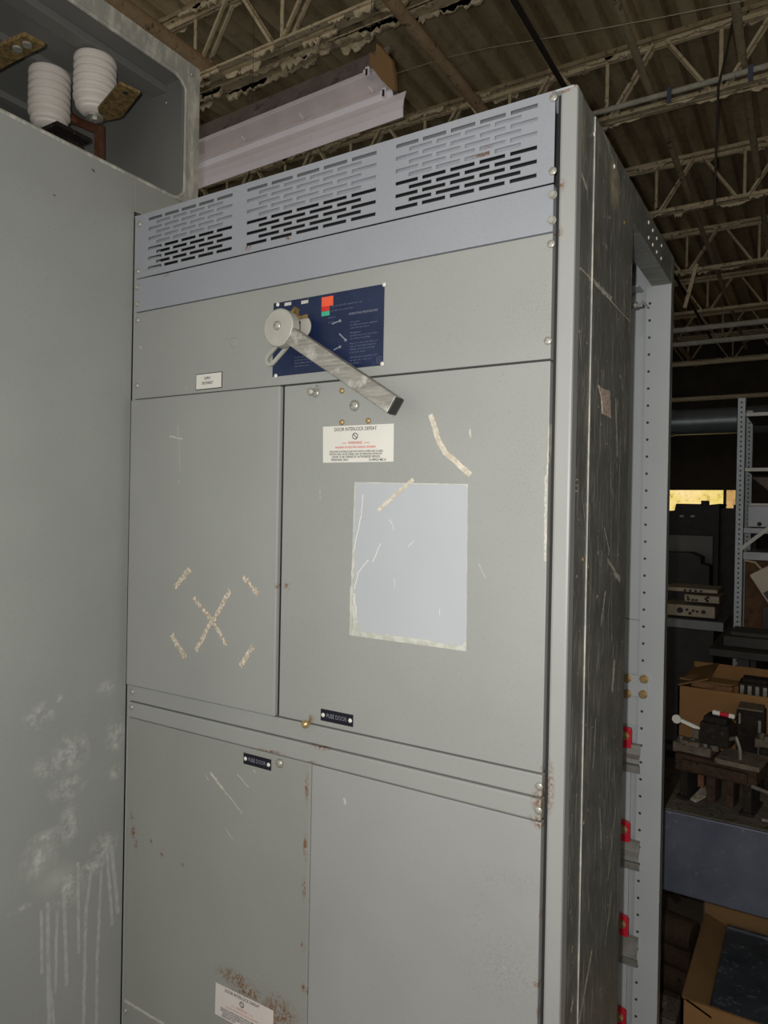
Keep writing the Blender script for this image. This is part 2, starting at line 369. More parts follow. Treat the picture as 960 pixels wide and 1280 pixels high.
def finish(name, bm, mat, parent=None, loc=None, bevel=0, smooth=False, label=None):
    off = OFF[parent.name] if parent is not None else Vector(loc if loc is not None else (0, 0, 0))
    for v in bm.verts: v.co -= off
    me = bpy.data.meshes.new(name); bm.to_mesh(me); bm.free()
    if mat is not None: me.materials.append(mat)
    if smooth:
        for p in me.polygons: p.use_smooth = True
        me.set_sharp_from_angle(angle=R(38))
    o = bpy.data.objects.new(name, me); COL.objects.link(o)
    if parent is not None: o.parent = parent
    else: o.location = off
    OFF[o.name] = off
    if bevel:
        b = o.modifiers.new('bevel', 'BEVEL'); b.width = bevel; b.segments = 2; b.limit_method = 'ANGLE'; b.angle_limit = R(50)
    if label: o['label'] = label
    return o
def obj(name, mb, mat, parent=None, **k): return finish(name, mb.bm, mat, parent, **k)
def thing(name, label, cat, loc=(0, 0, 0), group=None):
    o = bpy.data.objects.new(name, None); COL.objects.link(o); o.location = loc; o.empty_display_size = .1
    o['label'] = label; o['category'] = cat
    if group: o['group'] = group
    OFF[o.name] = Vector(loc); return o
def tag(o, label, cat, group=None):
    o['label'] = label; o['category'] = cat
    if group: o['group'] = group
    return o
def struct(name, mb, mat, **k):
    o = obj(name, mb, mat, **k); o['kind'] = 'structure'; return o
def text(name, s, size, origin, right, up, mat, parent, align='CENTER', width=None, fat=0.0):
    cu = bpy.data.curves.new(name, 'FONT'); cu.body = s; cu.size = size; cu.align_x = align; cu.align_y = 'CENTER'; cu.extrude = 0; cu.offset = fat
    to = bpy.data.objects.new(name+'_tmp', cu); COL.objects.link(to)
    bpy.context.view_layer.update()
    me = bpy.data.meshes.new_from_object(to.evaluated_get(bpy.context.evaluated_depsgraph_get()))
    bpy.data.objects.remove(to)
    bm = bmesh.new(); bm.from_mesh(me)
    r, u = Vector(right).normalized(), Vector(up).normalized(); nrm = r.cross(u)
    if width:
        xs = [v.co.x for v in bm.verts]; k = width/(max(xs)-min(xs))
    else: k = 1
    for v in bm.verts: v.co = Vector(origin)+r*v.co.x*k+u*v.co.y+nrm*.0002
    return finish(name, bm, mat, parent)
def ribbon(mb, pts, w, y, jag=.0, th=.0006, axis='y', n=9):
    """a stuck-on strip with torn edges along pts (2-D x,z on plane y)"""
    P = []
    for a, b in zip(pts, pts[1:]):
        for i in range(n): P.append((a[0]+(b[0]-a[0])*i/n, a[1]+(b[1]-a[1])*i/n))
    P.append(pts[-1])
    Lf, Rt = [], []
    for i, p in enumerate(P):
        q = P[min(i+1, len(P)-1)]; o = P[max(i-1, 0)]
        d = Vector((q[0]-o[0], q[1]-o[1])).normalized(); nn = Vector((-d.y, d.x))
        Lf.append(Vector(p)+nn*(w/2+random.uniform(-jag, jag))); Rt.append(Vector(p)-nn*(w/2+random.uniform(-jag, jag)))
    for i in range(len(P)-1):
        poly = [Lf[i], Lf[i+1], Rt[i+1], Rt[i]]
        mb.prism([(v.x, y, v.y) for v in poly], (0, -th, 0))
    return mb
def fx(px, py): p = at(px, py, 'y', 0); return (p.x, p.z)

# screws share one mesh, along -y
def screw_mesh(name, r, h, mat, kind):
    mb = MB()
    if kind == 'pan':
        mb.lathe([(r, 0), (r*.97, -h*.45), (r*.75, -h*.85), (r*.35, -h)], (0, 0, 0), 18, 'y')
        mb.box((-r*.6, -h*1.02, -r*.1), (r*.6, -h*.8, r*.1))
    elif kind == 'hex':
        mb.lathe([(r*1.12, 0), (r*1.12, -h*.25)], (0, 0, 0), 20, 'y'); mb.lathe([(r, -h*.2), (r, -h*.85), (r*.8, -h)], (0, 0, 0), 6, 'y')
    else:
        mb.lathe([(r, 0), (r*.85, -h*.6), (r*.4, -h)], (0, 0, 0), 14, 'y')
    me = bpy.data.meshes.new(name); mb.bm.to_mesh(me); mb.bm.free(); me.materials.append(mat)
    for p in me.polygons: p.use_smooth = kind != 'hex'
    return me
SM = {'pan': screw_mesh('screw', .0062, .0026, M['zinc'], 'pan'), 'hex': screw_mesh('bolt', .006, .006, M['zinc'], 'hex'),
      'brass': screw_mesh('brass_screw', .0052, .0036, M['brassy'], 'pan'), 'big': screw_mesh('big_screw', .0085, .0036, M['zinc'], 'pan'),
      'rivet': screw_mesh('rivet', .0042, .0025, M['zinc'], 'rivet'), 'white': screw_mesh('white_rivet', .0042, .0022, M['white'], 'rivet'),
      'bigbrass': screw_mesh('hex_brass', .0095, .009, M['brassy'], 'hex')}
def screw(name, kind, p, parent, axis='y', rot=0):
    o = bpy.data.objects.new(name, SM[kind]); COL.objects.link(o); o.parent = parent
    o.location = Vector(p)-OFF[parent.name]
    o.rotation_euler = (0, rot, 0) if axis == 'y' else (0, 0, R(90)) # x: points to +x
    OFF[o.name] = OFF[parent.name]; return o

# ================================================================== MAIN CABINET
W, D, TOP = .97, .822, 2.289
ZV, ZS, ZP, ZDB, ZDM, ZDL = 2.148, 2.076, 1.887, 1.270, 1.2345, 1.200
XL, XR = .010, .9375
cab = thing('switchgear_cabinet', 'grey switchgear cabinet with louvred top, blue instruction plate and lever handle in the middle', 'electrical cabinet')
# vent panel with real slots
groups = [(.045, .296), (.325, .630), (.660, .915)]
ztop, zbot = 2.274, 2.163
rows = 11
def vent_panel():
    mb = MB(); bm = mb.bm
    sh = .0062; pitch = (ztop-zbot-sh)/(rows-1); xs_all = []
    yb = -.002
    def quad(x0, x1, z0, z1):
        if x1-x0 < 1e-5 or z1-z0 < 1e-5: return
        mb.box((x0, yb, z0), (x1, yb-.0018, z1))
    z_prev = ZV+.0015
    for r in range(rows):
        zc0 = zbot+r*pitch; zc1 = zc0+sh
        quad(XL, XR, z_prev, zc0)
        x = XL; odd = r % 2
        for g0, g1 in groups:
            p = (g1-g0)/5; sl = p*.84; k = 4 if odd else 5; o = p*.5 if odd else 0
            for i in range(k):
                s0 = g0+o+i*p+(p-sl)*.5; quad(x, s0, zc0, zc1); x = s0+sl
        quad(x, XR, zc0, zc1); z_prev = zc1
    quad(XL, XR, z_prev, TOP-.004)
    mb.box((XL, yb, TOP-.004), (XR, .02, TOP-.0022))      # turned top edge
    return mb
vp = obj('vent_panel', vent_panel(), M['vent'], cab)
mb = MB(); mb.box((.04, .0032, 2.2195), (.93, .005, 2.2715)); obj('baffle', mb, M['baffle'], vp)
mb = MB(); mb.box((.02, .055, ZV), (.94, .06, TOP-.005)); mb.box((.9378, .012, ZV), (.944, .016, TOP-.004)); obj('backing', mb, M['shade'], vp)  # near-black sheet painted as the shade behind slots and in the post gap
for q in ((692, 122), (691, 214), (174, 280), (172, 339)): screw('screw', 'pan', (*[at(*q, 'y', -.004)[i] for i in (0,)], -.0038, at(*q, 'y', -.004).z), vp)
mb = MB(); mb.box((XL, -.004, ZS+.001), (XR, 0.012, ZV-.001)); bs = obj('blank_strip', mb, M['strip'], cab, bevel=.0012)
for q in ((691, 244), (690, 276), (172, 359), (172, 380)): p = at(*q, 'y', -.004); screw('screw', 'hex', (p.x, -.004, p.z), bs)
mb = MB(); mb.box((XL, -.003, ZP+.0015), (XR, .012, ZS-.001)); op = obj('operator_panel', mb, M['oper'], cab, bevel=.0012)
for q in ((689, 305), (685, 426), (172, 400), (171, 482)): p = at(*q, 'y', -.003); screw('screw', 'pan', (p.x, -.003, p.z), op)
# plugged knockout on the operator panel
p = at(292, 428, 'y', -.003)
mb = MB(); mb.lathe([(.010, 0), (.010, -.0012), (.0085, -.0018), (.0082, -.0006), (.002, -.0005)], (p.x, -.003, p.z), 24, 'y'); obj('knockout_plug', mb, M['oper'], op, smooth=True)
# doors
mb = MB(); mb.box((XL+.002, -.012, ZDB+.0015), (.4275, .0, ZP-.0015)); dul = obj('hinged_door', mb, M['door_ul'], cab, bevel=.0025, label='upper left fuse door with peeled cross of tape')
mb = MB(); mb.box((.431, -.003, ZDB+.0015), (XR, .012, ZP-.0015)); dur = obj('hinged_door', mb, M['door_ur'], cab, bevel=.0015, label='upper right fuse door carrying the interlock label')
mb = MB(); mb.box((XL, -.003, .16), (.5085, .012, ZDL-.002)); dll = obj('hinged_door', mb, M['door_ll'], cab, bevel=.0025, label='lower left fuse door with rust round its white label')
mb = MB(); mb.box((.5115, -.0045, .16), (XR, .012, ZDL-.002)); dlr = obj('hinged_door', mb, M['door_lr'], cab, bevel=.0015, label='lower right fuse door')
mb = MB(); mb.box((XL, -.004, ZDM+.001), (XR, .012, ZDB-.001)); r1 = obj('cross_rail', mb, M['rail'], cab, bevel=.0022)
mb = MB(); mb.box((XL, -.007, ZDL+.0005), (XR, .012, ZDM-.001)); r2 = obj('cross_rail', mb, M['rail'], cab, bevel=.0028)
for q, r in (((674, 983), r1), ((165, 865), r1), ((673, 1013), r2), ((164, 884), r2)):
    y = -.004 if r is r1 else -.007
    p = at(*q, 'y', y); screw('screw', 'pan', (p.x, y, p.z), r)
p = at(157.5, 1264, 'y', -.003); screw('screw', 'pan', (.017, -.003, p.z), dll)
# frame
mb = MB(); mb.box((.944, 0, 0), (W, .03, TOP)); obj('corner_post', mb, M['post'], cab, bevel=.004)
mb = MB(); mb.box((.0, 0.0, 0), (.012, .03, TOP-.004)); obj('left_stile', mb, M['post'], cab, bevel=.002)
mb = MB(); mb.box((.012, .0125, .0), (.944, .02, ZV)); obj('backing', mb, M['gap'], cab)  # dark sheet added so the gaps between doors and panels read as shade
mb = MB(); mb.box((.0, 0.0, .02), (.97, .03, .15)); obj('plinth', mb, M['post'], cab, bevel=.003)
# right side: plate with a turned front strip, top beam, rear post
YP = .372
mb = MB(); mb.box((W-.012, .0305, 0), (W-.002, .0985, TOP-.001)); obj('side_strip', mb, M['side'], cab, bevel=.001)
mb = MB()
mb.box((W-.012, .099, .02), (W-.0005, YP, TOP-.001))
sp = obj('side_panel', mb, M['side'], cab, bevel=.0008)
mb = MB(); mb.box((W-.0022, .0976, .02), (W+.0001, .0991, TOP-.002)); obj('panel_edge', mb, M['lip'], sp, label='bare bright front edge of the side panel')
ZB = 2.218; XI = .925
mb = MB(); mb.box((W-.004, YP, ZB), (W-.0005, D-.032, TOP-.001)); mb.box((XI, YP-.05, ZB), (W-.004, D-.034, ZB+.003)); tb = obj('side_beam', mb, M['side'], cab)
mb = MB(); mb.box((W-.004, D-.032, 0), (W, D, TOP)); obj('post_side', mb, M['side'], cab, bevel=.0015)
mb = MB(); mb.box((0, .0, TOP-.004), (W-.006, D, TOP-.001)); obj('top_panel', mb, M['inside'], cab)
mb = MB(); mb.box((0, D-.012, 0), (W-.006, D-.002, TOP-.004)); obj('rear_panel', mb, M['inside'], cab)
mb = MB(); mb.box((0.001, .03, 0), (.008, D-.012, TOP-.005)); obj('left_panel', mb, M['inside'], cab)
# rear post flange facing forward, with a row of punched holes
YF = D-.034
mb = MB(); mb.box((.912, YF, 0), (W-.0005, YF+.003, ZB)); rp = obj('rear_post', mb, M['inside'], cab)
mb = MB(); hx = .921
z = .30
zs = []
while z < 2.2: zs.append(z); z += .0417
for z in zs: mb.lathe([(.0033, .0), (.0033, -.0004)], (hx, YF, z), 12, 'y')
obj('punched_hole', mb, M['darkmach'], rp, label='row of punched holes down the rear post')['kind'] = 'stuff'
# lighter panels behind the post, with seam
mb = MB(); mb.box((.70, YF+.008, 1.40), (.911, YF+.012, 2.10)); mb.box((.70, YF+.008, 1.137), (.911, YF+.012, 1.397)); obj('inner_panel', mb, M['inside'], cab)
mb = MB(); mb.box((.70, YF+.004, .1), (.8965, YF+.008, 1.13)); obj('inner_panel', mb, M['inside'], cab)
# splice plate with four bolts at the top of the busbar supports
a = at(781, 842, 'y', YF-.004); b = at(809, 873, 'y', YF-.004)
mb = MB(); mb.box((a.x-.02, YF-.004, b.z), (b.x, YF, a.z)); spl = obj('splice_plate', mb, M['inside'], cab, bevel=.001)
for q in ((784, 848), (805, 849), (804, 868)): p = at(*q, 'y', YF-.005); screw('bolt', 'bigbrass', (p.x, YF-.004, p.z), spl)
p = at(784, 867, 'y', YF-.005); screw('bolt', 'bigbrass', (p.x, YF-.004, p.z), spl)
# red supports with bolts and formed clips
for (u, v), (cu, cv) in (((781, 919), (798, 953)), ((779, 1036), (797, 1076)), ((777, 1154), (795, 1198)), ((774, 1270), (793, 1318))):
    p = at(u, v, 'y', YF-.012); c = at(cu, cv, 'y', YF-.03)
    mb = MB(); n = 8; x1 = p.x+.016; pts = [(p.x-.03, YF-.004, p.z-.03), (x1, YF-.004, p.z-.03)]
    for i in range(n+1): t = R(90*i/n); pts.append((x1-.008+.008*math.cos(t), YF-.004, p.z+.012+.008*math.sin(t)))
    pts.append((p.x-.03, YF-.004, p.z+.02))
    mb.prism(pts, (0, -.01, 0)); rs = obj('red_support', mb, M['redpoly'], cab, bevel=.001)
    screw('bolt', 'bigbrass', (p.x, YF-.014, p.z), rs)
    mb = MB(); prof = [(-.004, .036), (-.012, .034), (-.014, .012), (-.026, .004), (-.027, -.006), (-.014, -.016), (-.012, -.034), (-.004, -.036)]
    zc = c.z; xr = c.x
    out = [(xr-.10, YF+a_, zc+b_) for a_, b_ in prof]
    inn = [(xr-.10, YF+a_+.003, zc+b_) for a_, b_ in prof[::-1]]
    mb.prism(out+inn, (.10, 0, 0)); obj('clip', mb, M['clip'], cab)
# latch pin and bracket near the top of the opening
p = at(800, 381, 'y', .60)
mb = MB(); mb.cyl((p.x-.08, .60, p.z), (p.x-.005, .60, p.z), .0075); mb.cyl((p.x-.05, .60, p.z), (p.x-.035, .60, p.z), .012); mb.box((p.x-.06, .598, p.z-.005), (p.x+.006, .602, p.z+.004)); mb.bar((p.x+.004, .598, p.z+.008), (p.x+.016, .598, p.z-.008), .004, .004); obj('latch_pin', mb, M['clip'], cab, bevel=.001)
p = at(815, 360, 'y', YF-.01)
mb = MB(); mb.box((.70, YF-.05, p.z-.004), (.905, YF, p.z-.001)); obj('inner_shelf', mb, M['inside'], cab)
for q in ((795, 365), (794, 398)):
    p = at(*q, 'x', W-.012)
    mb = MB(); mb.prism([(W-.011, YP-.002, p.z+.035), (W-.011, YP+.03, p.z-.004), (W-.011, YP-.002, p.z-.004)], (.004, 0, 0)); obj('bracket_tooth', mb, M['side'], sp)
# bolts on the side
for q in ((743, 168), (768, 208)): p = at(*q, 'x', W); screw('bolt', 'white', (W-.0005, p.y, p.z), sp, 'x')
p = at(781, 278, 'x', W); b_ = screw('bolt', 'brass', (W-.0008, p.y, p.z), sp, 'x'); b_.scale = (.8, .4, .8)
for q in ((811, 278), (816, 288), (811, 297), (821, 298), (816, 306), (827, 307), (821, 315), (826.5, 323)):
    p = at(*q, 'x', W); screw('bolt', 'white', (W-.0006, p.y, p.z), tb, 'x')  # white colour stands in for the shine of these bolts
for q in ((729, 699),): p = at(*q, 'x', W); b_ = screw('bolt', 'brass', (W-.0005, p.y, p.z), sp, 'x'); b_.scale = (.8, .5, .8)
# worn brown sticker on the side
q = [at(u, v, 'x', W) for u, v in ((748, 481), (752, 485), (762.5, 489), (763, 506), (764, 523), (753, 517), (752, 498))]
mb = MB(); mb.prism([(W-.0005, v.y, v.z) for v in q], (.0008, 0, 0)); obj('side_sticker', mb, M['sidesticker'], cab, label='torn brownish sticker on the dark side panel')

# ---- instruction plate
bx0, bx1, bz0, bz1 = .402, .646, 1.905, 2.043
yp = -.003
mb = MB(); mb.box((bx0, yp, bz0), (bx1, yp-.0016, bz1)); ip = obj('instruction_plate', mb, M['navy'], cab, bevel=.0006, label='navy blue printed instruction plate')
for q in ((348, 381), (481, 356), (478.5, 455), (345.5, 470)): p = at(*q, 'y', yp); screw('rivet', 'white', (p.x, yp-.0014, p.z), ip)
yt = yp-.0016
def prect(px0, py0, px1, py1, mat, name):
    a = at(px0, py0, 'y', yt); b = at(px1, py1, 'y', yt)
    m = MB(); m.box((a.x, yt, b.z), (b.x, yt-.0003, a.z)); obj(name, m, mat, ip)
prect(402.3, 372, 416.5, 381.5, M['orange'], 'orange_square'); prect(402, 384, 412, 388, M['red'], 'red_square'); prect(402, 390, 412, 394, M['green'], 'green_square')
RT, UP = (1, 0, 0), (0, 0, 1)
def ptext(s, px, py, size, mat, width=None, align='CENTER', par=ip, y=yt, name='lettering', fat=0):
    p = at(px, py, 'y', y); text(name, s, size, (p.x, y, p.z), RT, UP, mat, par, align, width, fat)
ptext('OPERATING PROCEDURES', 454, 390, .0052, M['ink'], .060)
# rows of worn print, too faint to read: broken strokes like text lines
mb = MB()
def strokes(x0, x1, z, h=.0026):
    x = x0
    while x < x1:
        w = random.uniform(.002, .009)
        k = x
        while k < min(x+w, x1):
            mb.box((k, yt, z), (k+.0009, yt-.0003, z+h*random.choice((.7, .7, 1)))); k += .0015
        x += w+.0022
p1 = at(438, 402, 'y', yt); x0, x1 = p1.x, bx1-.012
z = 1.990
for ln, (k, f) in enumerate(((1, .35), (1, 1), (1, .7), (1.6, .4), (1, 1), (1, .75), (1.6, 1), (1, .95), (1, .9), (1, .55), (1.7, 1), (1, .8), (1, .4))):
    z -= .0052*k; strokes(x0, x0+(x1-x0)*f, z)
strokes(.536, .600, 2.018); strokes(.536, .585, 2.010)
for i in range(4): strokes(.455, .500-(.012 if i == 3 else 0), 1.935-i*.0055)
for i in range(2): strokes(.530, .545, 1.9985-i*.009)
obj('faded_print', mb, M['ink2'], ip)
for (a, b) in (((415, 405), (425, 401)), ((424, 417), (432, 425)), ((417, 437.5), (425, 433.5))):
    A, B = at(*a, 'y', yt-.0002), at(*b, 'y', yt-.0002)
    mb = MB(); mb.bar((A.x, yt-.0002, A.z), (B.x, yt-.0002, B.z), .0022, .0004, (0, 1, 0)); mb.lathe([(.0026, 0), (.0026, -.0003)], (B.x, yt, B.z), 14, 'y'); obj('lever_pictogram', mb, M['ink'], ip)
p = at(474, 450, 'y', yt); mb = MB()
for dx0, dz0, dx1, dz1 in ((-.0052, -.006, .0052, -.005), (-.0052, .005, .0052, .006), (-.0052, -.006, -.0042, .006), (.0042, -.006, .0052, .006), (-.0025, -.003, -.001, .003), (.001, -.003, .0025, .003), (-.0025, -.001, .0025, .001)):
    mb.box((p.x+dx0, yt, p.z+dz0), (p.x+dx1, yt-.0003, p.z+dz1))
obj('square_emblem', mb, M['ink2'], ip)
for u in (360, 381):
    p = at(u, 380 if u < 370 else 377.5, 'y', yt); mb = MB(); mb.box((p.x-.008, yt, p.z-.003), (p.x+.008, yt-.0006, p.z+.003)); obj('indicator_slot', mb, M['cream'], ip, bevel=.0004)

# ---- operating handle
hnd = None
yh = -.062
hc = at(347, 409, 'y', yh)
mb = MB(); mb.lathe([(.013, -.003), (.013, yh+.022)], (hc.x, 0, hc.z), 24, 'y'); hnd = obj('operating_handle', mb, M['hubgrey'], cab, smooth=True, label='aluminium lever handle pointing down to the right')
mb = MB(); mb.lathe([(.030, yh+.022), (.0335, yh+.020), (.0335, yh+.002), (.031, yh)], (hc.x, 0, hc.z), 48, 'y'); obj('hub', mb, M['hubgrey'], hnd, smooth=True)
screw('hub_screw', 'big', (hc.x-.001, yh+.0003, hc.z+.003), hnd)
E0 = [at(361.7, 408.8, 'y', yh), at(357.5, 427.5, 'y', yh), at(482.5, 517, 'y', yh), at(495.5, 494.5, 'y', yh)]
st = (E0[0]+E0[1])/2; en = (E0[2]+E0[3])/2
ax = (en-st).normalized(); st2 = st-ax*.012
wd = .030
mb = MB(); mb.bar(st2, en, .022, wd, (-ax.z, 0, ax.x))
for v in mb.bm.verts: v.co.y += .012
obj('lever_bar', mb, M['alu'], hnd, bevel=.002)
mb = MB(); mb.bar(en-ax*.0005, en+ax*.0035, .0215, wd*.98, (-ax.z, 0, ax.x))
for v in mb.bm.verts: v.co.y += .011
obj('end_cap', mb, M['black'], hnd, bevel=.0015)
# slotted padlock tab hanging below the hub
ta, tb_ = at(354, 430, 'y', -.03), at(337.5, 449, 'y', -.03)
d = (tb_-ta); d.y = 0; L = d.length; d.normalize(); nrm = Vector((-d.z, 0, d.x))
def stadium(p, q, r, n=10):
    out = []
    base = math.atan2(d.z, d.x)
    for i in range(n+1):
        t = base-math.pi/2+math.pi*i/n; out.append(q+Vector((math.cos(t), 0, math.sin(t)))*r)
    for i in range(n+1):
        t = base+math.pi/2+math.pi*i/n; out.append(p+Vector((math.cos(t), 0, math.sin(t)))*r)
    return out
so, si = stadium(ta, tb_, .0125), stadium(ta+d*.004, tb_, .006)
mb = MB(); bm = mb.bm; n = len(so)
V = [[bm.verts.new(p+Vector((0, k, 0))) for p in ring] for ring in (so, si) for k in (0, .004)]
for i in range(n):
    j = (i+1) % n
    for A, B in ((0, 2), (3, 1), (1, 0), (2, 3)): bm.faces.new((V[A][i], V[A][j], V[B][j], V[B][i]))
bmesh.ops.recalc_face_normals(bm, faces=bm.faces[:])
obj('padlock_tab', mb, M['hubgrey'], hnd)
p = at(377, 409, 'y', -.022)
mb = MB(); mb.lathe([(.021, 0), (.021, -.004)], (p.x, -.02, p.z), 28, 'y'); mb.lathe([(.022, 0), (.022, -.005)], (hc.x+.012, -.018, hc.z-.002), 28, 'y'); mb.box((hc.x, -.024, hc.z-.018), (p.x, -.018, p.z+.012)); obj('cam_plate', mb, M['hubgrey'], hnd, bevel=.001)
a = at(366, 390, 'y', -.03); b = at(374, 396, 'y', -.03)
mb = MB(); mb.bar((a.x-.012, -.03, a.z-.014), (a.x+.010, -.03, a.z+.006), .006, .011, (0, 1, 0)); mb.bar((a.x+.004, -.026, a.z-.03), (a.x+.006, -.026, a.z+.004), .006, .009, (0, 1, 0)); mb.cyl((b.x-.004, -.034, b.z-.003), (b.x+.018, -.028, b.z+.000), .003); obj('spring_latch', mb, M['brass'], hnd, bevel=.001)

# ---- labels
def flat(name, quad, mat, y, par=cab, th=.0006, label=None):
    m = MB(); m.prism([(p.x, y, p.z) for p in quad], (0, -th, 0)); return obj(name, m, mat, par, label=label)
yd = -.003
P = lambda u, v, y=yd: at(u, v, 'y', y)
# small SUPPLY DISCONNECT label
a, b = P(246, 470.5), P(277, 482)
mb = MB(); mb.box((a.x-.0015, yd, b.z-.0045), (b.x+.0015, yd-.0008, a.z+.004)); lb0 = obj('switch_label', mb, M['blackink'], cab)
mb = MB(); mb.box((a.x, yd, b.z-.003), (b.x, yd-.0012, a.z+.0025)); sl = obj('label_face', mb, M['white'], lb0)
cx = (a.x+b.x)/2
zc = (a.z+b.z)/2
text('lettering', 'SUPPLY', .0075, (cx-.003, yd-.0012, zc+.0055), RT, UP, M['blackink'], lb0, width=.018, fat=.00015)
text('lettering', 'DISCONNECT', .0075, (cx-.003, yd-.0012, zc-.004), RT, UP, M['blackink'], lb0, width=.031, fat=.00015)
def interlock(q0, par_name, mats, lean, label):
    W_, R_, K_ = mats
    TL, TR, BR, BL = q0
    flatl = flat(par_name, q0, W_, yd, label=label)
    r = (TR-TL); wdt = r.length; rr = r.normalized(); dn = (BL-TL); h = dn.length
    def pos(s, t): return TL+(TR-TL)*s+dn*t+Vector((0, -.0007, 0))
    ud = -dn.normalized()
    def tx(s, x, t, hh, w, m): text('lettering', s, hh*h, pos(x, t), rr, ud, m, flatl, width=w*wdt, fat=.00008)
    tx('DOOR INTERLOCK DEFEAT', .47, .10, .135, .60, K_)
    tx('WARNING', .47, .47, .10, .20, R_)
    tx('HAZARD OF ELECTRIC SHOCK OR BURN', .47, .59, .075, .57, R_)
    tx('THIS DOOR IS INTERLOCKED WITH SWITCH OPEN AND CLOSED', .475, .705, .07, .76, K_)
    tx('POSITION AND CAN BE OPENED ONLY BY DEFEATING INTERLOCK', .47, .775, .07, .75, K_)
    tx('DOOR TO BE OPENED BY AUTHORIZED SERVICE', .475, .85, .085, .68, K_)
    tx('PERSONNEL ONLY', .25, .93, .085, .25, K_)
    tx('D-44923-480 A', .78, .935, .095, .23, K_)
    m = MB()
    for s0, s1 in ((.28, .345), (.595, .67)):
        m.bar(pos(s0, .475), pos(s1, .475), .0003, .0009, (0, 0, 1))
    obj('red_dash', m, R_, flatl)
    m = MB(); c = pos(.47, .29); ro, ri = .092*h, .072*h; n = 28
    for i in range(n):
        t0, t1 = 2*math.pi*i/n, 2*math.pi*(i+1)/n
        v = [c+rr*(rad*math.cos(t))+ud*(rad*math.sin(t)) for rad, t in ((ro, t0), (ro, t1), (ri, t1), (ri, t0))]
        m.prism(v, (0, -.0003, 0))
    m.bar(c+(ud-rr)*(.055*h), c-(ud-rr)*(.055*h), .0003, .02*h, (0, 0, 1)); obj('prohibition_sign', m, K_, flatl)
    return flatl
interlock([P(404, 533.5), P(492.5, 529.5), P(492, 577), P(404, 578.5)], 'warning_label', (M['white'], M['redink'], M['blackink']), 0, 'white interlock warning label under the lever handle')
tl, tr = P(270, 1228), P(342, 1263.5); bl = P(269, 1267); dz = bl-tl
interlock([tl, tr, tr+dz*1.02, bl], 'warning_label', (M['whited'], M['pinkink'], M['blackink']), 0, 'faded white label with rusty surround at the bottom')
for (a0, a1, name) in (((401.5, 885.5), (441.5, 908), 'upper'), ((305, 940.5), (339, 963.5), 'lower')):
    pa, pb = P(*a0), P(*a1); h_ = (.021 if name == 'upper' else .021)
    mb = MB(); z0 = pa.z-h_; mb.box((pa.x, yd, z0), (pb.x, yd-.0015, pa.z)); np_ = obj('nameplate', mb, M['darkplate'], cab, bevel=.0004, label='black FUSE DOOR nameplate on the %s door' % ('upper right' if name == 'upper' else 'lower left'))
    text('lettering', 'FUSE DOOR', .0105, ((pa.x+pb.x)/2, yd-.0015, pa.z-h_*.5), RT, UP, M['ink'], np_, width=(pb.x-pa.x)*.62)
    for s in (.08, .92): screw('rivet', 'white', (pa.x+(pb.x-pa.x)*s, yd-.0013, pa.z-h_*(.5)), np_)
# small bolts round the interlock label
for q, k in (((394.5, 491), 'big'), ((427.5, 488.5), 'brass'), ((443.5, 507), 'big'), ((427.5, 528), 'brass'), ((460.5, 526), 'brass')):
    p = P(*q); s_ = screw('bolt', k, (p.x, yd, p.z), dur)
    if k == 'big' and q[0] > 440: s_.scale = (1.15, 1.6, 1.15)
p = P(394.5, 491); mb = MB(); mb.cyl((p.x, yd, p.z), (p.x, yd-.014, p.z), .0035); mb.lathe([(.007, -.014), (.0065, -.018), (.003, -.020)], (p.x, yd, p.z), 16, 'y'); mb.bar((p.x+.003, yd-.002, p.z+.002), (p.x+.009, yd-.008, p.z+.011), .003, .005); obj('captive_screw', mb, M['zinc'], dur, smooth=True)
p = P(387, 903); mb = MB(); mb.cyl((p.x, yd, p.z), (p.x, yd-.013, p.z), .0035); mb.lathe([(.0072, -.012), (.0065, -.016), (.003, -.019)], (p.x, yd, p.z), 16, 'y'); mb.bar((p.x+.002, yd-.002, p.z+.002), (p.x+.006, yd-.006, p.z+.013), .003, .008); obj('captive_screw', mb, M['brassy'], dur, smooth=True)
p = P(350, 954); s_ = screw('captive_screw', 'big', (p.x, yd, p.z), dll); s_.scale = (1, 1.5, 1)
# tape marks: the peeled cross on the upper left door
yt2 = -.012
TPN = [0]
def tp(pts, w, jag, mat, par, y, name, label=None):
    m = MB(); TPN[0] += 1; y -= .00015*(TPN[0] % 4); q = [(at(u, v, 'y', y).x, at(u, v, 'y', y).z) for u, v in pts]
    ribbon(m, q, w, y, jag, .0007); return obj(name, m, mat, par, label=label)
for pts, w in ((((218.5, 734), (238, 711)), .011), (((304, 721), (323, 743)), .010), (((215, 793), (232, 823)), .011), (((301, 833), (316, 808)), .010),
               (((242, 747), (264, 774), (284, 806)), .009), (((288, 738), (270, 770), (262, 782), (245, 813)), .010)):
    tp(pts, w, .0018, M['flake'], dul, yt2, 'tape_residue')
tp(((538.5, 518), (549, 552), (556.5, 565), (588.5, 594)), .009, .0007, M['tape'], dur, yd, 'tape_strip', 'bent cream tape strip right of the warning label')
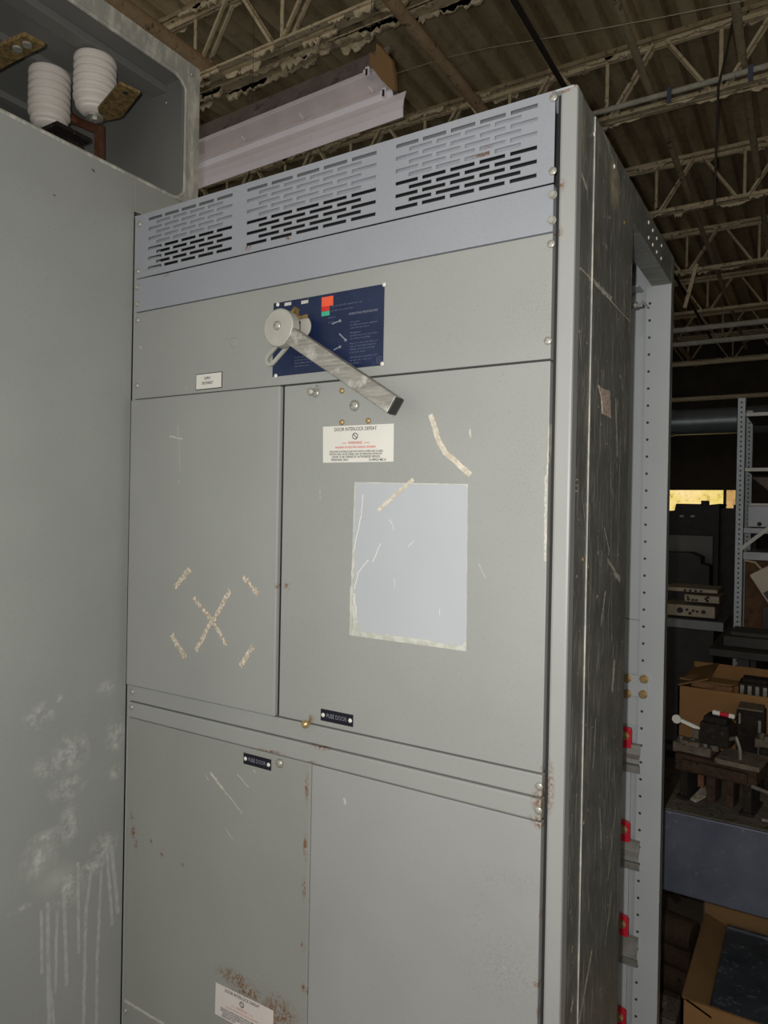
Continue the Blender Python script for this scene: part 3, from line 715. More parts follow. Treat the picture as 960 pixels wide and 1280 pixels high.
# film patch and its torn cream border
q = [P(443.5, 602.5), P(585, 605), P(583, 814), P(437, 794)]
flat('film_border', q, M['cream'], yd, th=.0006, label='cream border of the torn film patch')
q = [P(445, 604), P(582, 606), P(584.5, 615), P(582.5, 800), P(577, 809), P(451, 791), P(440, 740)]
fp = flat('film_patch', q, M['film'], yd, th=.0010, label='large blue grey film patch on the upper right door')
tp(((472.5, 638.5), (517, 599)), .007, .0006, M['tape'], fp, yd-.001, 'tape_strip')
tp(((449, 791), (500, 798), (580, 810)), .006, .0012, M['cream'], fp, yd-.001, 'torn_edge')
tp(((443, 690), (440, 740), (438, 792)), .005, .0018, M['cream'], fp, yd-.001, 'torn_edge')
# ================================================================== LEFT CABINET
lc = thing('tall_cabinet', 'taller pale grey cabinet at left with open upper compartment and chalky runs down its side', 'electrical cabinet', (0, -.9, 0))
XO = -.0015; LT = 2.372; YR = .182; LTOP = 2.705
mb = MB(); mb.box((-.004, -.9, .02), (XO, -.0005, LT)); mb.box((-.004, -.0005, 2.30), (XO, YR, LT)); mb.box((-.010, -.9, LT-.003), (XO, YR-.002, LT)); obj('side_panel', mb, M['left'], lc, bevel=.001)
mb = MB(); mb.box((-.85, -.9, 0), (-.006, -.88, LT)); obj('front_panel', mb, M['left'], lc, bevel=.002)
mb = MB(); mb.box((-.85, YR-.004, 0), (-.006, YR, LTOP)); obj('rear_panel', mb, M['inner'], lc)
mb = MB(); mb.box((-.85, -.88, 0), (-.846, YR-.004, LTOP)); obj('far_panel', mb, M['inner'], lc)
mb = MB(); mb.box((-.846, -.88, LTOP-.004), (-.002, YR-.004, LTOP)); obj('roof_panel', mb, M['inner'], lc)
# opening lip with rounded corners
mb = MB(); bm = mb.bm
y0, y1, z0, z1 = -.9, YR, LT, LTOP
iy0, iy1, iz0, iz1, rr_ = -.85, .142, LT+.002, 2.662, .035
outer, inner = [], []
def arc(cy, cz, a0, a1, n=8): return [(cy+rr_*math.cos(R(a0+(a1-a0)*i/n)), cz+rr_*math.sin(R(a0+(a1-a0)*i/n))) for i in range(n+1)]
inner = arc(iy1-rr_, iz1-rr_, 0, 90)+arc(iy0+rr_, iz1-rr_, 90, 180)+arc(iy0+rr_, iz0+rr_, 180, 270)+arc(iy1-rr_, iz0+rr_, 270, 360)
co_ = [(y1, z1), (y0, z1), (y0, z0), (y1, z0)]
mids = [9*k+4 for k in range(4)]
def pt(y, z, x=0.0): return (x-.0005, y, z)
for k in range(4):
    c = co_[k]; c2 = co_[(k+1) % 4]
    seg_ = inner[9*k+4:9*k+9]+(inner[9*(k+1):9*(k+1)+5] if k < 3 else inner[0:5])
    mb.prism([pt(*c)]+[pt(*c2)]+[pt(*q) for q in seg_[::-1]], (-.003, 0, 0))
lp = obj('opening_lip', mb, M['lip'], lc)
# rolled inner edge of the lip
mb = MB(); pts = [pt(y, z, -.004) for y, z in inner]; mb.tube(pts+[pts[0]], .005, 8); obj('rolled_edge', mb, M['lip'], lp, smooth=True)
p = at(240, 93, 'x', 0); screw('bolt', 'rivet', (-.0005, p.y, p.z), lp, 'x')
mb = MB(); mb.box((-.006, YR-.05, LT), (-.003, YR, LTOP)); obj('lip_return', mb, M['inner'], lc)
mb = MB(); mb.box((-.158, -.86, 2.682), (-.112, YR-.004, 2.700)); obj('ceiling_rail', mb, M['inner'], lc, bevel=.002)
mb = MB(); mb.box((-.302, -.86, 2.684), (-.276, YR-.004, 2.701)); obj('ceiling_rail', mb, M['inner'], lc, bevel=.002)
mb = MB(); mb.box((-.52, -.86, 2.684), (-.494, YR-.004, 2.701)); obj('ceiling_rail', mb, M['inner'], lc, bevel=.002)
screw('bolt', 'rivet', (-.11, YR-.006, 2.655), lc)
def insulator(x, y, zt, zb):
    prof = [(.030, zt)]; n = 7; hh = (zt-zb-.012)/n; z = zt-.004
    for i in range(n):
        rm = .047 if i < n-1 else .042
        prof += [(rm-.009, z), (rm-.002, z-hh*.14), (rm, z-hh*.4), (rm-.001, z-hh*.72), (rm-.009, z-hh*.93)]; z -= hh
    prof += [(.034, z-.003), (.026, zb)]
    m = MB(); m.lathe(prof[::-1], (x, y, 0), 40); o = obj('insulator', m, M['porc'], lc, smooth=True, label='ribbed white porcelain insulator')
    m = MB(); m.lathe([(.019, zb-.008), (.019, zb)], (x, y, 0), 24); m.lathe([(.009, zb-.014), (.009, zb-.007)], (x, y, 0), 6); obj('bolt', m, M['zinc'], o)
    return o
insulator(-.150, .004, 2.684, 2.552); insulator(-.289, -.018, 2.684, 2.546); insulator(-.15, -.34, 2.684, 2.552); insulator(-.289, -.36, 2.684, 2.546)
zb_ = 2.549
q = [at(u, v, 'z', zb_) for u, v in ((122, 137), (149, 105), (175, 117), (152, 147), (128, 152))]
mb = MB(); mb.prism([(p.x, p.y, zb_) for p in q], (0, 0, .006)); bb = obj('busbar', mb, M['brass'], lc, label='tarnished brass busbar tab')
p = at(157, 116, 'z', zb_); mb = MB(); mb.lathe([(.006, -.001), (.006, .0)], (p.x, p.y, zb_), 14); obj('bolt_hole', mb, M['gap'], bb)
q = [at(u, v, 'z', zb_) for u, v in ((-30, 62), (0, 58), (30, 45), (56, 58), (30, 71), (0, 87), (-30, 104))]
mb = MB(); mb.prism([(p.x, p.y, zb_) for p in q], (0, 0, .008)); bb = obj('busbar', mb, M['brass'], lc, label='tarnished brass busbar tab at the frame edge')
for u, v in ((22, 60), (34, 55)): p = at(u, v, 'z', zb_); mb = MB(); mb.lathe([(.009, -.004), (.009, 0)], (p.x, p.y, zb_), 14); obj('bolt', mb, M['zinc'], bb)
a, b, c = at(93, 150, 'y', .06), at(124, 163, 'y', .06), at(125, 212, 'y', .06)
mb = MB(); mb.bar(a, b, .010, .020, (0, 0, 1)); mb.bar((b.x, .06, b.z+.01), (c.x, .06, c.z-.05), .010, .026, (1, 0, 0)); mb.cyl((a.x+.008, .04, a.z-.004), (a.x+.008, .056, a.z-.004), .012); obj('copper_link', mb, M['copper'], lc, bevel=.001)
p = Vector((-.27, -.02, 2.525))
mb = MB(); mb.box((p.x-.02, p.y-.03, p.z-.004), (p.x+.06, p.y+.06, p.z+.006)); mb.box((p.x+.02, p.y+.02, p.z-.07), (p.x+.03, p.y+.06, p.z)); mb.cyl((p.x-.01, p.y-.02, p.z-.02), (p.x-.01, p.y-.02, p.z-.003), .02); obj('clamp', mb, M['cont_dark'], lc, bevel=.002)

# ================================================================== FLUORESCENT FIXTURE
fl = thing('fluorescent_fixture', 'old white fluorescent light fixture with tilted reflector hanging above the cabinet top', 'light fixture', (-.45, .92, 2.9))
XA, XB = -1.02, .146
TW = .045                                              # slight yaw: left end a little further back
def prof_part(name, prof, mat, x0, x1, th=.004, label=None, dx1=0.0):
    """sheet bent along a (y,z) profile and run along the fixture"""
    m = MB()
    for (a, b) in zip(prof, prof[1:]):
        v = [Vector((x0, a[0], a[1])), Vector((x1, a[0], a[1])), Vector((x1, b[0], b[1])), Vector((x0, b[0], b[1]))]
        for w in v: w.y += (XB-w.x)*TW
        nn = (v[1]-v[0]).cross(v[3]-v[0]).normalized(); m.prism(v, -nn*th)
    return obj(name, m, mat, fl, label=label, smooth=False)
zb0 = 2.897
prof_part('upper_wing', [(.960, 3.190), (.925, 3.108)], M['fixd'], XA, .055, .003, 'dark upper wing')
prof_part('wing_edge', [(.925, 3.108), (.916, 3.090)], M['fixw'], XA, .06, .004)
prof_part('ballast_channel', [(.916, 3.090), (.945, 3.062), (.938, 3.030), (.915, 3.018)], M['fixg'], XA, .082, .003)
prof_part('channel_ridge', [(.915, 3.018), (.905, 3.002), (.912, 2.985)], M['fixw'], XA, .098, .003)
rw = prof_part('reflector', [(.912, 2.985), (.900, 2.955), (.895, 2.925), (.897, zb0)], M['fixw'], XA, XB, .003, 'white lower reflector wing')
mb = MB(); mb.box((XA, .95, 3.02), (.05, 1.02, 3.10)); 
for v in mb.bm.verts: v.co.y += (XB-v.co.x)*TW
obj('housing', mb, M['fixd'], fl, bevel=.004)
for k, x in enumerate((.062, -.235, -.52)):
    m = MB()
    for a, b in (((.912, 2.983), (.8985, 2.955)), ((.8985, 2.955), (.8935, 2.93))): m.bar((x, a[0]-.001+(XB-x)*TW, a[1]), (x+.006, b[0]-.001+(XB-x)*TW, b[1]), .006, .003, (0, 1, 0))
    obj('reflector_seam', m, M['fixw'], rw)
    m = MB(); m.bar((x-.065, .917+(XB-x)*TW, 3.050), (x-.045, .913+(XB-x)*TW, 3.025), .006, .004, (0, 1, 0)); obj('lamp_clip', m, M['fixw'], fl)
# lamp sockets at the end
for (u, v) in ((459, 90), (480, 116)):
    p = at(u, v, 'y', .905)
    m = MB(); m.box((p.x-.006, .900, p.z-.015), (p.x+.010, .925, p.z+.015)); m.cyl((p.x-.014, .908, p.z+.004), (p.x-.006, .908, p.z+.004), .008); s_ = obj('lamp_socket', m, M['fixw'], fl, bevel=.002)
    m = MB(); m.box((p.x-.002, .897, p.z-.014), (p.x+.005, .9005, p.z+.006)); obj('contact_slot', m, M['black'], s_)
for x in (-.6, -.05):
    m = MB(); m.tube([(x, .985+(XB-x)*TW, 3.10), (x+.01, 1.0, 4.0)], .0010, 6); obj('hanging_wire', m, M['darkrod'], fl)
q = [at(u, v, 'y', .90) for u, v in ((464, 69), (471, 74), (472.5, 58), (477, 62), (491, 79), (494, 97), (495.5, 115), (492, 117), (478, 103), (464, 84))]
mb = MB(); mb.prism([p+Vector((.004, -.016, 0)) for p in q], (.004, .010, 0)); tag(obj('cardboard_scrap', mb, M['card2'], loc=q[0]), 'torn brown cardboard scrap stuck on the end of the light fixture', 'cardboard')

# ================================================================== ROOM
struct('floor', MB().box((-7, -4, -.1), (7, 11.2, 0)), M['floor'])
DZ = 4.37
mb = MB(); bm = mb.bm; prof = []; x = -7.0; pt_ = .152
while x < 7: prof += [(x, 0), (x+.072, 0), (x+.084, .066), (x+.140, .066)]; x += pt_
va = [bm.verts.new((a, -4, DZ+b)) for a, b in prof]; vb = [bm.verts.new((a, 11.2, DZ+b)) for a, b in prof]
for i in range(len(prof)-1): bm.faces.new((va[i], va[i+1], vb[i+1], vb[i]))
ce = struct('ceiling', mb, M['deck']); so_ = ce.modifiers.new('solid', 'SOLIDIFY'); so_.thickness = .004
struct('wall_left', MB().box((-7.2, -4, 0), (-7, 11.2, 4.6)), M['wall'])
struct('wall_right', MB().box((7, -4, 0), (7.2, 11.2, 4.6)), M['wall'])
YW = 11.0
wa, wb = at(828, 613, 'y', YW), at(934, 640, 'y', YW); wx0, wx1, wz1, wz0 = wa.x, wb.x, at(888, 612.5, 'y', YW).z, 1.45
mb = MB(); mb.box((-7, YW, 0), (wx0, YW+.2, 4.6)); mb.box((wx1, YW, 0), (7, YW+.2, 4.6)); mb.box((wx0, YW, 0), (wx1, YW+.2, wz0)); mb.box((wx0, YW, wz1), (wx1, YW+.2, 4.6)); struct('wall_back', mb, M['wall'])
xm = at(905.5, 620, 'y', YW).x
wn = struct('window_1', MB().box((wx0, YW+.09, wz0), (xm, YW+.10, wz1)), M['day1'])
mb = MB(); mb.box((xm, YW+.09, wz0), (wx1, YW+.10, wz1)); obj('tan_pane', mb, M['day2'], wn)
mb = MB(); mb.box((xm-.02, YW+.05, wz0), (xm+.02, YW+.09, wz1))
for a_, b_ in ((wx0, wx0+.03), (wx1-.03, wx1)): mb.box((a_, YW+.05, wz0), (b_, YW+.09, wz1))
obj('window_frame', mb, M['darkmach'], wn)

# ---- roof joists
PAN = .61; X0 = -6.0
ords = ['first', 'second', 'third', 'fourth', 'fifth', 'sixth', 'seventh']
def joist_label(i):
    return ['dust-caked steel roof joist crossing above the light fixture at top left', 'flaking roof joist whose lower chord carries the strapped conduit',
            'second bare roof joist beyond the strapped conduit', 'third roof joist back, seen right of the cabinet top', 'fourth roof joist back, dim beside the rear post',
            'fifth roof joist back, deep in shadow', 'farthest visible roof joist above the grey duct'][i]
ZBOT, ZTOPJ = 3.965, 4.34
def joist_meshes():
    parts = []
    tc = MB(); tc.box((X0, -.048, ZTOPJ-.005), (6, -.008, ZTOPJ+.022)); tc.box((X0, .008, ZTOPJ-.005), (6, .048, ZTOPJ+.022)); tc.box((X0, -.048, ZTOPJ-.005), (6, -.042, ZTOPJ+.022)); tc.box((X0, -.012, ZTOPJ-.03), (6, -.006, ZTOPJ)); tc.box((X0, .006, ZTOPJ-.03), (6, .012, ZTOPJ))
    parts.append(('top_chord', tc))
    bc = MB(); bc.box((X0, -.042, ZBOT-.004), (6, -.008, ZBOT+.002)); bc.box((X0, .008, ZBOT-.004), (6, .042, ZBOT+.002)); bc.box((X0, -.013, ZBOT), (6, -.007, ZBOT+.034)); bc.box((X0, .007, ZBOT), (6, .013, ZBOT+.034))
    parts.append(('bottom_chord', bc))
    nx = .17-PAN*10
    for k in range(20):
        xb = nx+k*PAN; xt = xb+PAN/2
        for (a, b, dd) in ((xb+.035, xt-.035, 1), (xb+PAN-.035, xt+.035, 1)):
            if a < X0+.1 or a > 5.9: continue
            w = MB()
            for yy in (-.024, .024): w.bar((a, yy, ZBOT+.01), (b, yy, ZTOPJ-.01), .016, .016, (0, 1, 0))
            parts.append(('web', w))
        if k % 1 == 0 and X0+.1 < xb < 5.9:
            w = MB(); w.bar((xb+.01, 0, ZBOT), (xb+.01, 0, ZTOPJ), .02, .008, (0, 1, 0)); parts.append(('web_post', w))
    return parts
jm = joist_meshes()
def crust(seed, dens, big):
    """ragged flakes of dirt and paint left along the chords"""
    rnd = random.Random(seed); m = MB(); x = -5.0
    while x < 4.5:
        L = rnd.uniform(.05, .22)
        if rnd.random() < dens:
            for (zz, yy) in ((ZBOT-.004, rnd.choice((-.03, .03))), (ZTOPJ-.012, rnd.choice((-.05, -.03, .03)))):
                n = 9; hgt = rnd.uniform(.3, 1)*big
                top = [(x+L*i/n, yy, zz+.008+rnd.uniform(0, .006)) for i in range(n+1)]
                bot = [(x+L*i/n, yy, zz-hgt*rnd.uniform(.15, 1)*(1 if 0 < i < n else .1)) for i in range(n+1)]
                m.prism(top+bot[::-1], (0, rnd.uniform(.006, .016), 0))
        x += L*rnd.uniform(.6, 1.1)
    return m
protos = None; JOISTS = []
for i, y in enumerate((1.7, 3.2, 4.7, 6.2, 7.7, 9.2, 10.5)):
    t = thing('roof_joist', joist_label(i), 'roof joist', (0, y, ZBOT), 'open web roof joists')
    if protos is None:
        protos = []
        for nm, m in jm:
            for v in m.bm.verts: v.co.y += y
            protos.append(obj(nm, m, M['dust'], t))
    else:
        for p in protos:
            c = p.copy(); COL.objects.link(c); c.parent = t
    if i < 4:
        m = crust(i+3, .85 if i < 2 else .6, .05 if i == 0 else .04)
        for v in m.bm.verts: v.co.y += y
        cr = obj('flaking_crust', m, M['crust'], t); cr['kind'] = 'stuff'
    JOISTS.append(t)
for yy, zz_, lab in ((1.86, 3.99, 'dust-caked steel angle running parallel behind the joist at top left'),):
    mb = MB(); mb.box((-6, yy-.03, zz_), (6, yy+.03, zz_+.006)); mb.box((-6, yy+.024, zz_), (6, yy+.03, zz_+.06)); t = obj('steel_angle', mb, M['dust'], loc=(0, yy, zz_)); tag(t, lab, 'steel angle')
    m = crust(41, .9, .05)
    for v in m.bm.verts:
        v.co.y += yy; v.co.z = zz_-.0+(v.co.z-ZBOT) if v.co.z < 4.1 else zz_+(v.co.z-ZTOPJ)
    obj('flaking_crust', m, M['crust'], t)['kind'] = 'stuff'
# conduit strapped under the second joist
mb = MB(); mb.tube([(-5, 3.12, 3.995), (5.5, 3.12, 3.995)], .016, 10); cdt = obj('conduit', mb, M['conduit'], loc=(0, 3.12, 3.995), smooth=True); tag(cdt, 'pale conduit strapped along the lower chord of the nearer flaking joist', 'conduit')
for u in (836, 938, 610):
    p = at(u, 140, 'y', 3.1)
    if u == 938: p = at(938, 112, 'y', 3.1)
    mb = MB(); mb.box((p.x-.012, 3.099, 3.93), (p.x+.012, 3.103, 4.015)); mb.box((p.x-.012, 3.10, 4.012), (p.x+.012, 3.15, 4.016)); obj('strap', mb, M['strap'], cdt)
def pipe(name, p, q, r, mat, label, cat, smooth=True):
    m = MB(); m.cyl(p, q, r, n=14); return tag(obj(name, m, mat, loc=p, smooth=smooth), label, cat)
pipe('steel_pipe', (-.40, -3, 3.92), (-.325, 10.5, 3.92), .030, M['pipe'], 'brown steel pipe running front to back above the louvred cabinet top', 'pipe')
pipe('bridging_rod', (.10, -3, 3.925), (.085, 10.5, 3.925), .014, M['darkrod'], 'dark rod crossing the joists just left of the cabinet corner', 'rod')
pipe('bridging_rod', (.46, -3, 4.10), (.36, 10.5, 4.10), .020, M['rod'], 'dull grey bridging rod descending beside the cabinet roof edge', 'rod')
pipe('bridging_rod', (.98, -3, 4.10), (.80, 10.5, 4.10), .022, M['rod'], 'dull grey bridging rod near the right edge of the photo', 'rod')
pipe('steel_pipe', (-1.60, -3, 4.045), (-1.60, 1.76, 4.045), .045, M['pipe'], 'tan pipe glimpsed between the left compartment and the light fixture', 'pipe')
pts = [at(u, v, 'y', 2.3) for u, v in ((480, 97), (495, 92), (555, 73), (610, 60), (670, 50), (740, 38), (825, 22), (925, 2), (990, -14))]
mb = MB(); mb.tube(pts, .0022, 6); tag(obj('sagging_wire', mb, M['wire'], loc=pts[0]), 'thin pale wire sagging across under the roof deck', 'wire')
pts = [at(u, v, 'y', 3.0) for u, v in ((922, -6), (915, 30), (907, 70), (898, 108), (895, 190), (893, 260))]
mb = MB(); mb.tube(pts, .006, 6); tag(obj('hanging_cable', mb, M['darkrod'], loc=pts[0]), 'black cable hanging down past the joists at upper right', 'cable')
# hanging strut among the far joists
a, b = at(871, 330, 'y', 5.4), at(856, 385, 'y', 5.4)
mb = MB(); mb.bar(a, b, .03, .02, (0, 1, 0)); tag(obj('hanging_strut', mb, M['rod'], loc=a), 'short bent strut hanging from the far joists', 'strut')
# horizontal pipes and duct deep in the hall
for v0, v1, y in ((413.5, 400.5, 7.0), (431, 419, 7.4), (456, 452, 8.2), (500, 494, 9)):
    p = at(845, v0, 'y', y)
    pipe('ceiling_pipe', (-4.5, y, p.z), (6, y, p.z), .03, M['conduit'] if v0 < 440 else M['rod'], {413.5: 'upper of the two pale pipes right of the rear post', 431: 'lower of the two pale pipes right of the rear post', 456: 'dim pipe below the two pale ones', 500: 'dark pipe just above the grey duct'}[v0], 'pipe')
p = at(900, 526, 'y', 8.5); mb = MB(); mb.cyl((-4.5, 8.5, p.z), (6, 8.5, p.z), .16, n=32)
dct = obj('duct', mb, M['duct'], loc=(0, 8.5, p.z), smooth=True); tag(dct, 'round galvanised duct running across the dark back of the hall', 'duct')
mb = MB()
for x in (-3, -1.2, -.3, .9, 2.4): mb.cyl((x-.02, 8.5, p.z), (x+.02, 8.5, p.z), .168, n=32)
obj('duct_seam', mb, M['duct'], dct, smooth=True)
for x in (-1.2, .9, 2.4):
    mb = MB()
    for dy in (-.167, .165): mb.box((x-.02, 8.5+dy, p.z), (x+.02, 8.5+dy+.003, DZ))
    obj('hanger_strap', mb, M['duct'], dct)
# ================================================================== RIGHT SIDE CLUTTER
BZ = .80
bl_ = at(832, 1010, 'z', BZ); bx, by = bl_.x-.004, bl_.y
bt = thing('workbench', 'navy steel workbench with chipped deep apron behind the cabinet', 'workbench', (bx, by, 0))
mb = MB(); mb.box((bx, by, BZ-.02), (bx+1.6, by+.75, BZ)); obj('bench_top', mb, M['benchtop'], bt, bevel=.003)
za = at(829, 1110, 'y', by).z
mb = MB(); mb.box((bx, by-.012, za), (bx+1.6, by, BZ-.001)); obj('apron', mb, M['bench'], bt, bevel=.004)
mb = MB(); mb.box((bx, by, za), (bx+.012, by+.75, BZ-.021)); obj('end_panel', mb, M['bench'], bt)
for x, y in ((bx+1.5, by+.05), (bx+.03, by+.68), (bx+1.5, by+.68)): mb = MB(); mb.box((x, y, 0), (x+.06, y+.06, BZ-.02)); obj('leg', mb, M['bench'], bt)
# big open carton standing at the back of the bench
c0 = at(846, 940, 'z', BZ)
ca = math.atan2(*(lambda d: (d.y, d.x))(at(960, 968, 'z', BZ)-c0))
ct = thing('cardboard_box', 'open brown cardboard box full of parts standing on the workbench', 'cardboard box', (c0.x, c0.y, BZ))
U = Vector((math.cos(0), math.sin(0), 0)); Vv = Vector((0, 1, 0)); bw, bd = .62, .40
htop = at(846, 857, 'y', c0.y).z-BZ
def panel(par, o, u, v, nrm, th, mat, name, label=None):
    m = MB(); m.prism([o, o+u, o+u+v, o+v], nrm*th); return obj(name, m, mat, par, label=label)
Zv = Vector((0, 0, 1)); o0 = Vector((c0.x, c0.y, BZ+.001))
panel(ct, o0, U*bw, Zv*htop, Vv, .006, M['card'], 'front_panel')
panel(ct, o0+Vv*bd, U*bw, Zv*(htop+.02), -Vv, .006, M['card'], 'back_panel')
panel(ct, o0, Vv*bd, Zv*htop, U, .006, M['card'], 'left_panel')
panel(ct, o0+U*bw, Vv*bd, Zv*htop, -U, .006, M['card'], 'right_panel')
panel(ct, o0, U*bw, Vv*bd, Zv, .005, M['card'], 'base_panel')
panel(ct, o0+Zv*htop, Vv*bd*.8, Vector((.10, 0, .035)), Vector((0, 0, 1)), .005, M['card2'], 'flap')
panel(ct, o0+Zv*(htop+.018)+Vv*.03, Vector((.17, .015, -.006)), Vector((.03, .07, .004)), Zv, .005, M['card2'], 'flap')
mb = MB(); e0 = o0+Zv*(htop+.012)+Vv*.03+U*.0; mb.bar(e0+U*.04, e0+U*.17+Vv*.03-Zv*.014, .03, .02); 
tag(obj('wood_strip', mb, M['wood'], loc=e0), 'brown strip lying across the top of the open cardboard box', 'strip')
for k, (dx, dy, w) in enumerate(((.19, .07, .10), (.33, .12, .16))):
    p = o0+U*dx+Vv*dy+Zv*(htop-.10)
    t = thing('relay_block', ['smaller black relay block poking out of the cardboard box', 'larger black relay block at the right of the cardboard box'][k], 'relay', p, 'black relay blocks in the box')
    mb = MB(); mb.box(p, p+Vector((w, .09, .125))); mb.box(p+Vector((.01, .01, .125)), p+Vector((w-.01, .08, .14))); obj('housing', mb, M['cont_dark'], t, bevel=.004)
    mb = MB()
    for j in range(4): mb.box(p+Vector((.006+j*w*.24, -.006, .07)), p+Vector((.006+j*w*.24+w*.12, 0, .118)))
    obj('terminal_row', mb, M['steel'], t)
    mb = MB(); mb.tube([p+Vector((.02, -.008, .10)), p+Vector((-.01, -.02, .06)), p+Vector((-.03, -.03, .03))], .0018, 6); obj('lead_wire', mb, M['brass'], t)
# contactors in front of the carton
def contactor(loc, rz, s, label, mats, coil=True, disc=False):
    t = thing('contactor', label, 'contactor', loc, 'old contactors on the workbench')
    L = Vector(loc); rot = Matrix.Rotation(rz, 3, 'Z')
    def T(m):
        for v in m.bm.verts: v.co = rot @ (v.co*s)+L
        return m
    body, top, dark = mats
    for x in (-.10, .075):
        m = MB(); m.box((x, -.05, 0), (x+.022, .06, .085)); m.box((x-.008, -.06, 0), (x+.03, .07, .008)); obj('side_frame', T(m), dark, t, bevel=.002*s)
    m = MB(); m.box((-.03, -.03, .0), (-.005, .04, .085)); m.box((.025, -.03, .0), (.045, .04, .085)); obj('core_leg', T(m), body, t, bevel=.002*s)
    m = MB(); m.box((-.115, -.055, .085), (.11, .065, .135)); m.box((-.09, -.075, .095), (.09, -.055, .125)); obj('yoke', T(m), body, t, bevel=.004*s)
    m = MB(); m.box((.0, -.07, .135), (.12, .06, .15)); obj('cover_plate', T(m), top, t, bevel=.003*s)
    m = MB(); m.box((-.13, -.03, .13), (-.02, .05, .16)); m.box((-.10, -.045, .158), (-.05, -.01, .175)); obj('terminal_board', T(m), top, t, bevel=.003*s)
    for x in (-.11, -.075, -.04): m = MB(); m.cyl((x, -.015, .16), (x, -.015, .178), .008, n=6); obj('terminal_bolt', T(m), M['steel'], t)
    if coil:
        m = MB(); m.box((-.05, -.04, .175), (.03, .04, .24)); m.box((-.042, -.034, .24), (.022, .034, .258)); obj('coil_housing', T(m), dark, t, bevel=.005*s)
        m = MB(); m.box((-.025, -.008, .15), (-.005, .008, .178)); m.box((-.07, -.05, .19), (-.05, .0, .215)); obj('coil_bracket', T(m), top, t)
        m = MB(); m.tube([(.03, -.02, .20), (.05, -.03, .21), (.06, -.03, .18), (.062, -.03, .14)], .006); obj('flexible_lead', T(m), M['steel'], t, smooth=True)
    m = MB(); m.tube([(.10, -.06, .09), (.15, -.07, .085), (.165, -.07, .05), (.16, -.07, .01), (.13, -.07, .006)], .006); obj('return_lead', T(m), M['steel'], t, smooth=True)
    if disc:
        m = MB(); m.lathe([(.013, 0), (.013, -.006)], (-.115, -.04, .235), 24, 'y'); m.bar((-.115, -.037, .235), (-.05, -.03, .215), .008, .01); obj('white_button', T(m), M['white'], t, label='white disc')
        m = MB(); m.cyl((-.02, -.01, .268), (.0, -.01, .267), .007); m.cyl((.025, -.01, .266), (.04, -.01, .265), .007); obj('fuse_cap', T(m), M['white'], t)
        m = MB(); m.cyl((.0, -.01, .267), (.025, -.01, .266), .0065); obj('red_fuse', T(m), M['redpoly'], t)
    return t
cA = at(905, 1018, 'z', BZ)
dk, br, gr = M['cont_dark'], M['cont_brown'], M['cont_grey']
contactor((cA.x-.022, cA.y+.09, BZ+.0005), R(-8), 1.0, 'large brown contactor with a white disc and a red fuse, nearest on the bench', (br, gr, dk), True, True)
cB = at(939, 985, 'z', BZ)
contactor((cB.x+.130, cB.y+.045, BZ+.0005), R(-2), .95, 'dark contactor at the right edge, beside the one with the white disc', (dk, gr, dk), False)
# black arc chute block standing behind
p = at(914, 965, 'z', BZ); p = Vector((p.x+.012, p.y-.01, BZ))
t = thing('arc_chute', 'black arc chute block standing between the contactors and the cardboard box', 'arc chute', p)
mb = MB(); mb.box(p+Vector((0, 0, 0)), p+Vector((.085, .10, .215))); obj('housing', mb, dk, t, bevel=.008)
mb = MB(); mb.box(p+Vector((.008, -.004, .17)), p+Vector((.014, 0, .205))); mb.box(p+Vector((.066, -.006, .05)), p+Vector((.074, 0, .19))); obj('arc_horn', mb, M['steel'], t)
mb = MB(); mb.box(p+Vector((.004, .005, .215)), p+Vector((.08, .095, .222))); obj('top_plate', mb, gr, t, bevel=.002)
# wood block and crumpled paper at the left
p = at(841, 958, 'z', BZ)
mb = MB(); mb.box((bx+.012, by+.21, BZ), (bx+.080, by+.36, BZ+.05)); mb.box((bx+.012, by+.22, BZ+.05), (bx+.088, by+.35, BZ+.06)); wbk = obj('wood_block', mb, M['wood'], loc=(bx+.012, by+.20, BZ), bevel=.003); tag(wbk, 'reddish brown wood block at the left end of the bench', 'wood')
zt = BZ+.0605; q = [(bx+.015, by+.24), (bx+.04, by+.228), (bx+.085, by+.235), (bx+.095, by+.27), (bx+.05, by+.30), (bx+.02, by+.28)]
mb = MB(); bm = mb.bm; cv = bm.verts.new((bx+.05, by+.265, zt+.02)); rv = [bm.verts.new((a, b, zt+(.0 if i % 2 else .012))) for i, (a, b) in enumerate(q)]
for i in range(len(rv)): bm.faces.new((cv, rv[i], rv[(i+1) % len(rv)]))
o = obj('crumpled_paper', mb, M['white'], loc=(bx+.05, by+.26, zt)); s_ = o.modifiers.new('s', 'SOLIDIFY'); s_.thickness = .002; tag(o, 'small crumpled white paper on the brown wood block', 'paper')
p = at(863, 993, 'z', BZ); q = [at(u, v, 'z', BZ+.001) for u, v in ((853, 995), (862, 985), (880, 980), (884, 996), (870, 1003))]
mb = MB(); mb.prism(q, (0, 0, .004)); tag(obj('gasket_scrap', mb, M['flake'], loc=q[0]), 'flat tan scrap lying on the bench top left of the large contactor', 'scrap')
